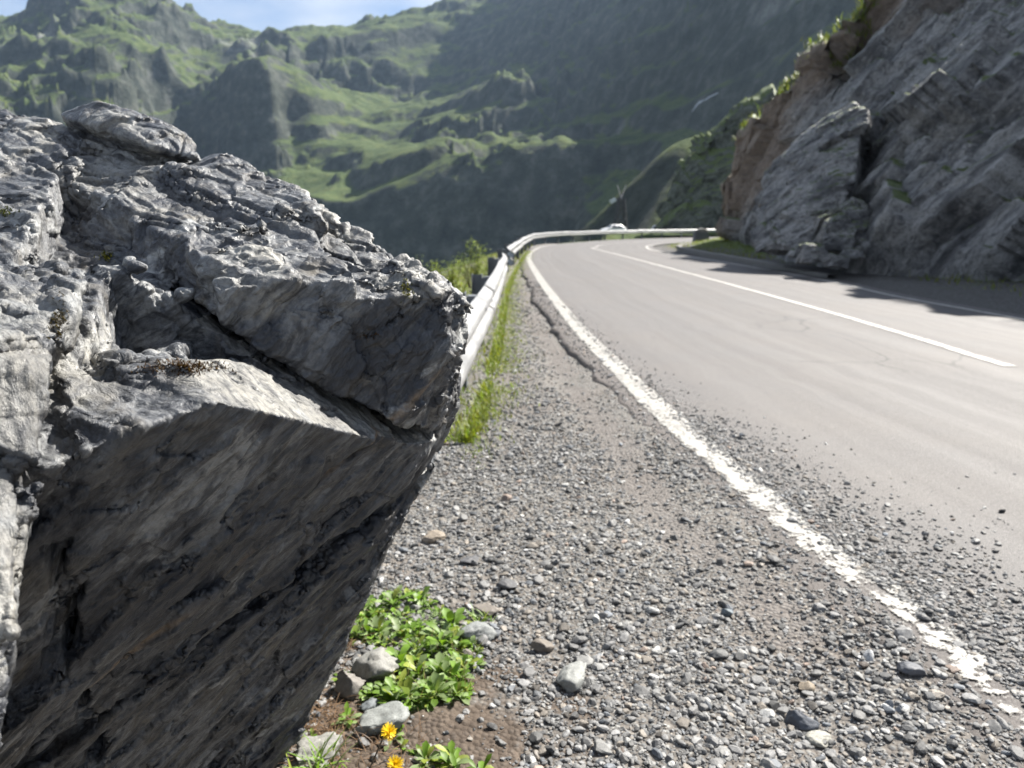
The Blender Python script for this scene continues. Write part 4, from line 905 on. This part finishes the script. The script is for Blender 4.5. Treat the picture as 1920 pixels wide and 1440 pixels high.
def scatter(n, y0, y1, med, spread, road_part):
    y = np.exp(rng.uniform(math.log(y0), math.log(y1), n)); ex = edge_x(y)
    if road_part:
        w = np.interp(y, [1.1, 1.7, 2.3, 3.2, 5, 9], [.50, .42, .27, .16, .09, .05]); x = ex+.06+rng.exponential(1, n)*w-.04
        keep = (rng.random(n) < .15+.85*(patch(x, y, 1.1, 131) > -.25)) & (x < ex+1.6)
    else:
        x = rng.uniform(-.85, 0, n)+rng.uniform(0, 1, n)*(ex+.85-.02)*1.0; x = -.75+rng.random(n)*(ex-.07+.75)
        d = ex-x; keep = rng.random(n) < np.where(d < .5, .70+.25*smooth(-.1, .4, patch(x, y, 1.6, 132))-.30*smooth(3, 5, y), .95)
        keep &= ~((patch(x, y, .9, 133) > .28) & (rng.random(n) < .75) & (d > .2) & (d < .75))
        bn = np.exp(-((d-.46+.10*pnoise(np.stack([0*x, y*.8, 0*x], 1), 114))/.13)**2)*smooth(-.25, .25, pnoise(np.stack([x*2.0, y*1.3, 0*x], 1), 115)+.25)*smooth(1.6, 2.2, y); keep &= rng.random(n) > .82*bn
        soil = ((x+.24)/.27)**2+((y-1.58)/.27)**2 < 1; keep &= ~(soil & (rng.random(n) < .88))
        keep &= (x > -.62-.05*y*(y < 4)) & ~((x < -.02) & (y > 5) & (rng.random(n) < .6))
    x, y = x[keep], y[keep]; s = np.exp(rng.normal(math.log(med), spread, len(x)))*np.interp(y, [1, 3, 8, 15], [1, 1, 1.15, 1.5])
    return x, y, np.clip(s, med*.35, med*3.2)
def build_stones(parts, sub, seed, lift):
    shapes, F = stone_shapes(sub, 14, seed); Vs, Cs = [], []
    for x, y, s in parts:
        z = np.array([level(a, b) for a, b in zip(x, y)]); R = rot_mats(len(x), .35); ids = rng.integers(0, 14, len(x)); col = stone_colors(len(x))
        W = np.stack(shapes)[ids]*s[:, None, None]; W = np.einsum('nij,nvj->nvi', R, W); W[:, :, 0] += x[:, None]; W[:, :, 1] += y[:, None]; W[:, :, 2] += (z+s*lift)[:, None]
        Vs.append(W.reshape(-1, 3)); Cs.append(np.repeat(col, W.shape[1], 0))
    V = np.concatenate(Vs); nv_ = shapes[0].shape[0]; nS = len(V)//nv_
    f = (F[None]+(np.arange(nS)*nv_)[:, None, None]).reshape(-1, 3); return V, f, np.concatenate(Cs)
m = Mat('gravel_stone'); p = m.pos(); a = m.n('VertexColor', layer_name='tint').outputs[0]; n = m.noise(p, 90, 5, .7); n2 = m.noise(m.map(p, (1, 1, 3)), 260, 3, .6)
M_STONE = m.fin(m.mix(m.ramp(n2, [(.36, .45), (.55, 0.0)]), m.mix(m.ramp(n, [(.35, .5), (.62, 0.0)]), a, m.mix(1.0, a, (.45, .45, .46), 'MULTIPLY')), (.05, .05, .052)), m.ramp(n, [(.3, .5), (.7, .8)]), m.bump(m.math('ADD', n, n2), .35, .002), .4)
V1 = build_stones([scatter(21000, 1.12, 4.2, .0076, .42, False), scatter(1700, 1.12, 3.6, .0155, .28, False), scatter(8500, 1.12, 4.6, .0075, .42, True), scatter(260, 1.12, 3.2, .015, .25, True)], 2, 71, .22)
np_mesh('gravel', V1[0], V1[1], M_STONE, smooth_shade=False, color=V1[2], kind='stuff')
V2 = build_stones([scatter(36000, 1.12, 5.5, .0042, .35, False), scatter(9000, 1.12, 5.5, .0042, .35, True), scatter(15000, 3.4, 16, .0105, .40, False), scatter(1500, 3.8, 11, .009, .35, True)], 1, 72, .25)
np_mesh('gravel', V2[0], V2[1], M_STONE, smooth_shade=False, color=V2[2], kind='stuff')

# larger stones that can be pointed at
def stone(px, py, wpx, lab, tint, flat=.55, seed=0, ang=0.0, sub=4, ratio=.75, sink=.25, cat='stone', group='stones in the roadside gravel', name='stone', tilt=0.0):
    g = G(px, py); z = level(g[0], g[1]); dist = np.linalg.norm(g-np.array([0, 0, CAM_H])); s = wpx/FPX*dist/2
    V, F = ico(sub); r = np.random.default_rng(500+seed); W = V.copy()
    for _ in range(11):
        n = r.normal(size=3); n /= np.linalg.norm(n); h = W@n-r.uniform(.5, .85); W = W-np.clip(h, 0, None)[:, None]*n
    W *= np.array([1, ratio, flat]); N = W/np.linalg.norm(W, axis=1, keepdims=True)
    W = W+N*((.09 if 'rock' in name else .05)*facets((W@CLAX.T)/np.array([.5, .35, .14])+seed, 520+seed)[0]+.03*fbm(W*3+seed, 4, 521+seed))[:, None]
    c, s_ = math.cos(ang), math.sin(ang); ct, st = math.cos(tilt), math.sin(tilt)
    W = W@np.array([[ct, 0, -st], [0, 1, 0], [st, 0, ct]]).T; W = W@np.array([[c, -s_, 0], [s_, c, 0], [0, 0, 1]]).T*s
    o = np_mesh(name, W, F, None, color=np.array(tint), label=lab, cat=cat, group=group); o.data.materials.append(M_STONE)
    o.location = (g[0], g[1], z+s*flat*(1-2*sink)); return o
stone(1076, 1270, 74, 'pale wedge-shaped stone with a dark flat side, biggest loose stone in the gravel', (.27, .275, .26), .50, 1, .7, tilt=.35, sink=.1)
stone(1016, 1202, 44, 'blocky brown stone between the weeds and the pale wedge-shaped stone', (.17, .145, .12), .6, 2, .2)
stone(912, 1138, 56, 'flat brown-grey stone at the upper tip of the weed patch', (.20, .175, .15), .42, 3, -.3)
stone(950, 1094, 40, 'dark grey stone lying just above the flat brown-grey stone by the weeds', (.075, .075, .08), .55, 4, -.4)
stone(812, 1004, 46, 'rounded tan stone on the gravel close to the boulder overhang', (.27, .225, .175), .5, 5, .1)
stone(882, 1047, 40, 'thin dark slate lying flat between the tan stone and the weeds', (.10, .10, .105), .28, 6, .1)
stone(1503, 1336, 56, 'dark blue-grey rounded stone in the gravel nearest the bottom of the white line', (.085, .095, .115), .58, 7, -.5)
stone(1540, 1368, 46, 'flat cream stone touching the dark blue-grey stone', (.32, .31, .27), .38, 8, .0)
stone(1364, 1137, 26, 'small bluish stone standing up from the fine gravel midway to the white line', (.16, .19, .21), .8, 9, .4, sub=3)
stone(1348, 1218, 36, 'dark flat-topped stone directly below the small bluish stone', (.09, .092, .092), .5, 10, .1)
stone(1514, 1270, 30, 'round tan pebble, largest of its colour in the gravel', (.27, .22, .16), .8, 11, .2, sub=3)
stone(1706, 1260, 46, 'smooth slate-blue stone beside the broken end of the white line', (.12, .125, .14), .45, 12, -.2)
stone(1880, 956, 13, 'black chip lying alone on the clean asphalt', (.03, .03, .032), .7, 13, .2, sub=2, group=None)
stone(1735, 1010, 12, 'black chip on the asphalt at the edge of the spilled gravel', (.035, .035, .037), .7, 14, 1.2, sub=2, group=None)
stone(893, 1180, 74, 'grey flat-topped rock half sunk at the right edge of the weed patch', (.22, .23, .225), .5, 15, .0, sink=.42, cat='rock', group='rocks in the weeds', name='rock')
stone(716, 1248, 104, 'pale lichen-covered rock in the middle of the weed patch', tuple(q*.78 for q in (.31, .305, .28)), .55, 16, .5, sink=.35, cat='rock', group='rocks in the weeds', name='rock')
stone(715, 1352, 120, 'pale grey rock behind the two yellow dandelions', tuple(q*.78 for q in (.30, .315, .30)), .45, 17, .3, sink=.35, cat='rock', group='rocks in the weeds', name='rock')
stone(598, 1408, 104, 'pale rock against the boulder foot, lowest of the rocks in the weeds', tuple(q*.78 for q in (.30, .295, .27)), .45, 18, .5, sink=.4, cat='rock', group='rocks in the weeds', name='rock')
stone(652, 1288, 66, 'tall tilted rock wedged between the boulder and the weeds', tuple(q*.78 for q in (.26, .24, .215)), .95, 19, .2, sink=.3, tilt=.5, cat='rock', group='rocks in the weeds', name='rock')
stone(695, 1318, 46, 'small blue-grey rock behind the pale grey dandelion rock', (.14, .155, .165), .55, 20, .6, sink=.35, cat='rock', group='rocks in the weeds', name='rock')

# ---------------------------------------------------------------- leaves, grass, flowers
def leaf_mat(name, lo_, hi_, trans=.35):
    m = Mat(name); a = m.n('VertexColor', layer_name='tint').outputs[0]; n = m.noise(m.pos(), 120, 3)
    c = m.mix(m.ramp(n, [(.3, .35), (.6, 0.0)]), a, m.mix(1.0, a, (.6, .65, .5), 'MULTIPLY'))
    m.fin(c, .5, None, .4); tr = m.n('BsdfTranslucent', {'Color': m.mix(1.0, c, (1.25, 1.3, .6), 'MULTIPLY')}); mx = m.n('MixShader', {0: trans, 1: m.b.outputs[0], 2: tr.outputs[0]}); m.l(mx.outputs[0], m.out.inputs[0]); return m.m
M_LEAF = leaf_mat('weed_leaf', 0, 0); M_GRASS = leaf_mat('grass_blade', 0, 0, .4)
class Leaves:
    def __init__(s): s.V = []; s.F = []; s.C = []; s.n = 0
    def leaf(s, base, az, el, L, W, droop, col, fold=.25, k=5, shape='spoon'):
        d = np.array([math.cos(az), math.sin(az), 0]); side = np.array([-d[1], d[0], 0]); up = np.array([0, 0, 1]); P = []
        pos = np.array(base, float); e = el
        for i in range(k+1):
            t = i/k
            w = W*{'spoon': (.16+.84*math.sin(min(1, t*1.05)*math.pi*.62)**2.2)*(1 if t < .82 else max(.02, 1-((t-.82)/.18)**2)), 'blade': max(.03, (1-t)**.7), 'oval': max(.04, math.sin(math.pi*(.06+.92*t)))}[shape]*(1+.12*rng.normal()*(shape == 'spoon'))
            nrm = -math.sin(e)*d+math.cos(e)*up
            P += [pos+side*w+nrm*w*fold, pos.copy(), pos-side*w+nrm*w*fold]
            pos = pos+(math.cos(e)*d+math.sin(e)*up)*L/k; e -= droop/k
        o = s.n; s.V += P; s.C += [col]*len(P); s.n += len(P)
        for i in range(k):
            a = o+3*i; s.F += [(a, a+1, a+4, a+3), (a+1, a+2, a+5, a+4)]
    def build(s, name, mat, **kw): return np_mesh(name, np.array(s.V), np.array(s.F), mat, color=np.clip(np.array(s.C), 0, 1), **kw)
def green(b=1.0): 
    k = rng.random(); c = np.array([.15, .26, .030]) if k < .55 else (np.array([.25, .33, .14]) if k < .85 else np.array([.26, .31, .05]))
    return c*b*rng.uniform(.5, 1.15)
def rosette(Lv, x, y, z, n, L, up=.9, origin=(0, 0, 0)):
    a0 = rng.uniform(0, 7)
    for i in range(n):
        t = i/n; Lv.leaf(np.array([x, y, z])+rng.normal(size=3)*np.array([.004, .004, .001])-np.array(origin), a0+i*2.4+rng.normal()*.25, (.25+up*t)*rng.uniform(.8, 1.2), L*rng.uniform(.65, 1.15)*(1-.25*t), L*rng.uniform(.11, .17), rng.uniform(.4, 1.2), green())
def inside(px, py, poly):
    c = False
    for (x1, y1), (x2, y2) in zip(poly, poly[1:]+poly[:1]):
        if (y1 > py) != (y2 > py) and px < (x2-x1)*(py-y1)/(y2-y1)+x1: c = not c
    return c
MAT_A = [(655, 1200), (668, 1125), (720, 1098), (790, 1100), (835, 1140), (868, 1165), (905, 1205), (900, 1245), (870, 1250), (830, 1235), (800, 1215), (740, 1195), (700, 1205)]
MAT_B = [(685, 1285), (760, 1215), (850, 1240), (895, 1265), (905, 1292), (850, 1300), (790, 1312), (750, 1318), (700, 1300)]
Lv = Leaves()
for poly, cnt in ((MAT_A, 105), (MAT_B, 62)):
    k = 0
    while k < cnt:
        px, py = rng.uniform(640, 920), rng.uniform(1090, 1330)
        if not inside(px, py, poly): continue
        g = G(px, py); rosette(Lv, g[0], g[1], level(g[0], g[1])-.004, rng.integers(6, 12), rng.uniform(.034, .062)); k += 1
for i in range(60):                     # a few taller, paler plants stand out of the mat
    px, py = rng.uniform(640, 920), rng.uniform(1090, 1330)
    if inside(px, py, MAT_A) or inside(px, py, MAT_B): g = G(px, py); rosette(Lv, g[0], g[1], level(g[0], g[1]), rng.integers(7, 12), rng.uniform(.060, .088), 1.2)
for i in range(420):                    # thin blades and dead stems mixed into the weeds
    px, py = rng.uniform(640, 920), rng.uniform(1090, 1330)
    if not (inside(px, py, MAT_A) or inside(px, py, MAT_B)): continue
    g = G(px, py); dead = rng.random() < .5
    Lv.leaf((g[0], g[1], level(g[0], g[1])), rng.uniform(0, 6.3), rng.uniform(.4, 1.5), rng.uniform(.03, .085), .0012 if dead else .0022, rng.uniform(.2, 1.6), np.array([.26, .18, .10])*rng.uniform(.5, 1.3) if dead else green(.9), .2, 4, 'blade')
Lv.build('weeds', M_LEAF, kind='stuff')
M_STALK = plain('flower_stalk', (.10, .075, .05), .6); M_PETAL = leaf_mat('dandelion_petal', 0, 0, .25)
def plant(px, py, n, L, lab, grp='leafy plants in the soil', up=.9, blade=False):
    g = G(px, py); z = level(g[0], g[1]); root = empty('plant', (g[0], g[1], z), lab, 'plant', grp); Lv = Leaves()
    if blade:
        for i in range(n): Lv.leaf(rng.normal(size=3)*np.array([.02, .02, 0]), rng.uniform(0, 6.3), rng.uniform(.5, 1.4), L*rng.uniform(.6, 1.2), .0035, rng.uniform(.3, 1.3), green(1.15), .2, 5, 'blade')
    else:
        for q in range(3 if n > 14 else 1): ox, oy = rng.normal(size=2)*.018*(n > 14); rosette(Lv, ox, oy, 0, n//(3 if n > 14 else 1), L, up)
    Lv.build('leaves', M_LEAF, parent=root)
    bm = bmesh.new(); bar(bm, (0, 0, -.02), (0, 0, .012), .004); bm_obj('stem', bm, M_STALK, parent=root); return root
plant(822, 1412, 30, .060, 'broad leafy plant right of the lower dandelion, on bare soil')
plant(868, 1440, 22, .055, 'grey-green leafy plant at the very bottom edge, below the broad leafy plant')
plant(757, 1375, 16, .050, 'upright leafy plant right behind the upper dandelion')
plant(652, 1345, 14, .048, 'leafy tuft between the boulder and the pale grey rock')
plant(600, 1436, 44, .10, 'tuft of long narrow leaves at the lower foot of the boulder', blade=True)
plant(636, 1262, 8, .045, 'lone pair of broad leaves pressed against the boulder beside the tilted rock', up=.6)
plant(580, 1378, 8, .036, 'tiny green plant in the dry roots under the boulder')
plant(900, 1150, 26, .05, 'short bright grass tuft by the flat-topped rock in the gravel', blade=True)
def dandelion(px, py, Y, foot, lab, face):
    h = U(px, py, Y); z0 = level(*foot); root = empty('dandelion', (foot[0], foot[1], z0), lab, 'flower', 'yellow dandelions'); o = np.array([foot[0], foot[1], z0])
    bm = bmesh.new(); q = spline([o, o*.55+h*.45+np.array([.004, 0, .012]), h-np.array(face)*.016], 8)-o
    for a, b in zip(q, q[1:]): bar(bm, a, b, .0021)
    bm_obj('stem', bm, M_STALK, True, parent=root)
    f = np.array(face, float); f /= np.linalg.norm(f); t1 = np.cross(f, [0, 1, .2]); t1 /= np.linalg.norm(t1); t2 = np.cross(f, t1); V, F, C = [], [], []; hc = h-o
    for ring, (cnt, R, el) in enumerate([(34, .0185, .05), (30, .0150, .40), (24, .0105, .75), (16, .006, 1.15)]):
        for i in range(cnt):
            a = 2*math.pi*(i+rng.random()*.6)/cnt; d = math.cos(a)*t1+math.sin(a)*t2; s_ = -math.sin(a)*t1+math.cos(a)*t2; L_ = R*rng.uniform(.85, 1.1); ee = el+rng.normal()*.08
            dv = math.cos(ee)*d+math.sin(ee)*f; w = .0010; b = hc+f*.001*ring; k = len(V); nn_ = np.cross(dv, s_)*.0006
            V += [b-s_*w*.5, b+s_*w*.5, b+dv*L_*.6+s_*w, b+dv*L_*.6-s_*w, b+dv*L_+s_*w*.7+nn_, b+dv*L_-s_*w*.7+nn_]; F += [(k, k+1, k+2, k+3), (k+3, k+2, k+4, k+5)]; C += [np.array([.85, .58, .015])*rng.uniform(.8, 1.1)]*6
    np_mesh('petals', V, np.array(F), M_PETAL, color=np.clip(np.array(C), 0, 1), parent=root)
    bm = bmesh.new(); lathe(bm, [(.002, -.016), (.0052, -.012), (.0062, -.006), (.0055, 0)], 10); cu = bm_obj('calyx', bm, plain('calyx', (.05, .075, .025), .7), True, parent=root)
    cu.location = hc; cu.rotation_euler = Vector(f).to_track_quat('Z', 'Y').to_euler()
dandelion(729, 1372, 1.34, tuple(G(672, 1470)[:2]), 'upper yellow dandelion on a long brown stalk, leaning over the pale rock', (.6, -.55, .6))
dandelion(741, 1433, 1.33, tuple(G(732, 1530)[:2]), 'lower yellow dandelion facing the viewer at the bottom edge', (.05, -.6, .8))
# dry roots and dead grass at the boulder's foot
Lv = Leaves()
for (px, py, sp, cnt) in [(648, 1192, .05, 160), (610, 1345, .06, 240), (570, 1425, .05, 120), (700, 1400, .07, 120)]:
    g = G(px, py)
    for i in range(cnt):
        x, y = g[0]+rng.normal()*sp, g[1]+rng.normal()*sp*.8
        Lv.leaf((x, y, level(x, y)+rng.uniform(0, .012)), rng.uniform(0, 6.3), rng.uniform(-.1, .8), rng.uniform(.03, .09), .0011, rng.uniform(.5, 2.2), np.array([.20, .125, .075])*rng.uniform(.5, 1.3), .1, 5, 'blade')
Lv.build('dry_grass', M_GRASS, kind='stuff')
# grass along the foot of the guardrail, on the bank behind it, on the verge and the cliff top
def grass_mass(pts, hgt, wid, lean, tint=(.15, .20, .035), k=3):
    Lv = Leaves()
    for (x, y, z), h in zip(pts, hgt):
        c = np.array(tint)*rng.uniform(.65, 1.3); c = c*np.array([rng.uniform(.85, 1.35), 1, .9])
        Lv.leaf((x, y, z), rng.uniform(0, 6.3), rng.uniform(.7, 1.5), h, wid*h*rng.uniform(.7, 1.3), rng.uniform(.3, lean), c, .2, k, 'blade')
    return Lv
rx = lambda y: float(np.interp(y, RAILX[:90, 1], RAILX[:90, 0]))
P_, H2 = [], []
while len(P_) < 13000:
    y = math.exp(rng.uniform(math.log(4.0), math.log(34))); w = .17*smooth(3.9, 5.2, y)+.03; x = rx(y)+.02+abs(rng.normal())*w*.75*(1 if rng.random() < .8 else -2.2)
    if patch(np.array([x]), np.array([y]), 1.3, 141)[0] < -.35 and rng.random() < .8: continue
    P_.append((x, y, level(x, y)-.005)); H2.append(rng.uniform(.03, .085)*(1.25 if x < rx(y)+.12 else .8))
for _ in range(260):
    y = rng.normal(4.1, .25); x = rx(4)+.10+rng.normal()*.07; P_.append((x, y, level(x, y)-.004)); H2.append(rng.uniform(.02, .06))
grass_mass(P_, H2, .07, 1.4).build('grass', M_GRASS, kind='stuff')
P_, H2 = [], []
while len(P_) < 9000:
    y = math.exp(rng.uniform(math.log(5), math.log(45))); x = rx(y)-.15-abs(rng.normal())*1.6
    z = drop(SHOULDER, x, y); z2 = ground_z(x, y) if y > 4 else -9
    if z is None: continue
    P_.append((x, y, max(z, z2)-.01)); H2.append(rng.uniform(.08, .28))
grass_mass(P_, H2, .05, 1.5, (.17, .21, .045)).build('grass', M_GRASS, kind='stuff')
P_, H2 = [], []
i_ = rng.integers(0, len(Wv), 60000)
for i in i_:
    x, y = Wv[i, 0]+rng.normal()*.15, Wv[i, 1]+rng.normal()*.2; z = drop(VERGE, x, y)
    if z is None or y < 6: continue
    d_ = dist[i]
    if d_ > 1.5-.5*smooth(24, 30, y)+.5*patch(np.array([x]), np.array([y]), .5, 142)[0] and (y > 25 or d_ > 1.9 and patch(np.array([x]), np.array([y]), .35, 143)[0] > -.1):
        P_.append((x, y, z-.01)); H2.append(rng.uniform(.06, .22))
    if len(P_) > 12000: break
grass_mass(P_, H2, .07, 1.4, (.15, .19, .030)).build('grass', M_GRASS, kind='stuff')
row = np.tile(np.arange(300), 760)      # rows past the lip of the cliff
sel = np.where((row >= 236) & (row < 275) & (CLV[:, 1] > 14))[0]; wgt = (smooth(.0, .35, pnoise(CLV[sel]*.5, 144)+.3)+.1)*np.where(row[sel] < 246, 3, 1)
sel = rng.choice(sel, 14000, p=wgt/wgt.sum()); P_ = CLV[sel]+rng.normal(size=(len(sel), 3))*np.array([.15, .15, 0])-np.array([0, 0, .03])
grass_mass(P_, rng.uniform(.15, .42, len(sel)), .08, 1.4, (.12, .155, .030)).build('grass', M_GRASS, kind='stuff')

# ---------------------------------------------------------------- shrubs behind the rail
M_TWIG = plain('twig_bark', (.09, .065, .045), .8)
def shrub(px, pyt, Y, wpx, lab, n):
    top = U(px, pyt, Y); x = top[0]; zb = max(drop(SHOULDER, x, Y) or -9, ground_z(x, Y)); h = top[2]-zb; r_ = wpx/FPX*Y/2
    root = empty('shrub', (x, Y, zb-.03), lab, 'shrub', 'shrubs behind the guardrail'); Lv = Leaves(); bm = bmesh.new(); tips = []
    for i in range(9):
        a = rng.uniform(0, 6.3); rr = r_*rng.uniform(.2, .95); e = np.array([math.cos(a)*rr, math.sin(a)*rr, h*rng.uniform(.55, 1.0)*(1-.25*(rr/r_)**2)]); mid = e*.5+np.array([0, 0, h*.08])
        bar(bm, (0, 0, 0), mid, .008, 5); bar(bm, mid, e, .005, 5); tips.append((mid, e))
    bm_obj('twigs', bm, M_TWIG, parent=root)
    for i in range(n):
        m_, e_ = tips[rng.integers(0, 9)]; t = rng.uniform(-.4, 1.0); b = m_+(e_-m_)*t+rng.normal(size=3)*r_*.16
        if b[2] < .02: continue
        Lv.leaf(b, rng.uniform(0, 6.3), rng.uniform(-.4, .9), rng.uniform(.035, .065), rng.uniform(.009, .015), rng.uniform(0, 1), np.array([.21, .26, .055])*rng.uniform(.55, 1.35), .2, 3, 'oval')
    Lv.build('leaves', M_LEAF, parent=root)
for s_ in [(884, 446, 14.0, 74, 'tallest yellow-green shrub, rising behind the guardrail posts', 1500), (845, 466, 12.5, 60, 'low rounded shrub left of the tallest shrub behind the rail', 800), (800, 462, 11.0, 56, 'sparse twiggy shrub just past the boulder shoulder', 650),
           (768, 472, 10.0, 46, 'pale shrub peeking over the right end of the boulder', 380), (862, 520, 9.0, 50, 'dense leafy shrub half hidden by the nearest rail post', 420), (915, 470, 17.0, 40, 'small shrub tight against the kinked joint of the guardrail', 300)]: shrub(*s_)

# ---------------------------------------------------------------- moss in the boulder's cracks
bb = BVHTree.FromPolygons([v.co for v in boulder.data.vertices], [tuple(q.vertices) for q in boulder.data.polygons]) if 'boulder' in globals() else None
if bb:
    org = Vector((0, 0, CAM_H))
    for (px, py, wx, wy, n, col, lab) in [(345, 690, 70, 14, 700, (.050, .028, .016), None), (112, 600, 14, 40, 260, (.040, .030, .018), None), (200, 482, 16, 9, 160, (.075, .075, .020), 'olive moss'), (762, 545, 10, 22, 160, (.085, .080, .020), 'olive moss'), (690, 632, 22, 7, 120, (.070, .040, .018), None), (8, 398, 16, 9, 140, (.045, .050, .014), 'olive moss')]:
        Lv = Leaves()
        for i in range(n):
            d = Vector(ray(px+rng.normal()*wx*.5, py+rng.normal()*wy*.5)); h = bb.ray_cast(org, d.normalized())
            if h[0] is None: continue
            nr = h[1] if h[1].dot(d) < 0 else -h[1]; b = np.array(h[0]-nr*.001)
            if abs(float(np.linalg.norm(b))) < 0: continue
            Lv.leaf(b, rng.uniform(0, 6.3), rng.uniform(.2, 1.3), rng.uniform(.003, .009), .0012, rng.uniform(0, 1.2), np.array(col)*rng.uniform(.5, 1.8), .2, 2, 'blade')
        if Lv.n: o = Lv.build('moss', M_GRASS, parent=boulder, label=lab, kind='stuff')

# ---------------------------------------------------------------- mountain air
bm = bmesh.new(); bmesh.ops.create_cube(bm, size=1)
zlo, zhi = float(TV[:, 2].min())-1, float(TV[:, 2].max())+8
xa, xb = float(TV[:, 0].min())-5, float(TV[:, 0].max())+5
for v_ in bm.verts: v_.co = Vector(((xa+xb)/2+v_.co.x*(xb-xa), 1240+v_.co.y*2560, (zlo+zhi)/2+v_.co.z*(zhi-zlo)))
hm = bpy.data.materials.new('haze_air'); hm.use_nodes = True; hm.node_tree.nodes.clear(); ho = hm.node_tree.nodes.new('ShaderNodeOutputMaterial'); hv = hm.node_tree.nodes.new('ShaderNodeVolumePrincipled')
hv.inputs['Color'].default_value = (.52, .71, 1.0, 1); hv.inputs['Density'].default_value = HAZE; hv.inputs['Anisotropy'].default_value = .35
hm.node_tree.links.new(hv.outputs[0], ho.inputs['Volume'])
hz = bm_obj('haze', bm, hm, kind='stuff')
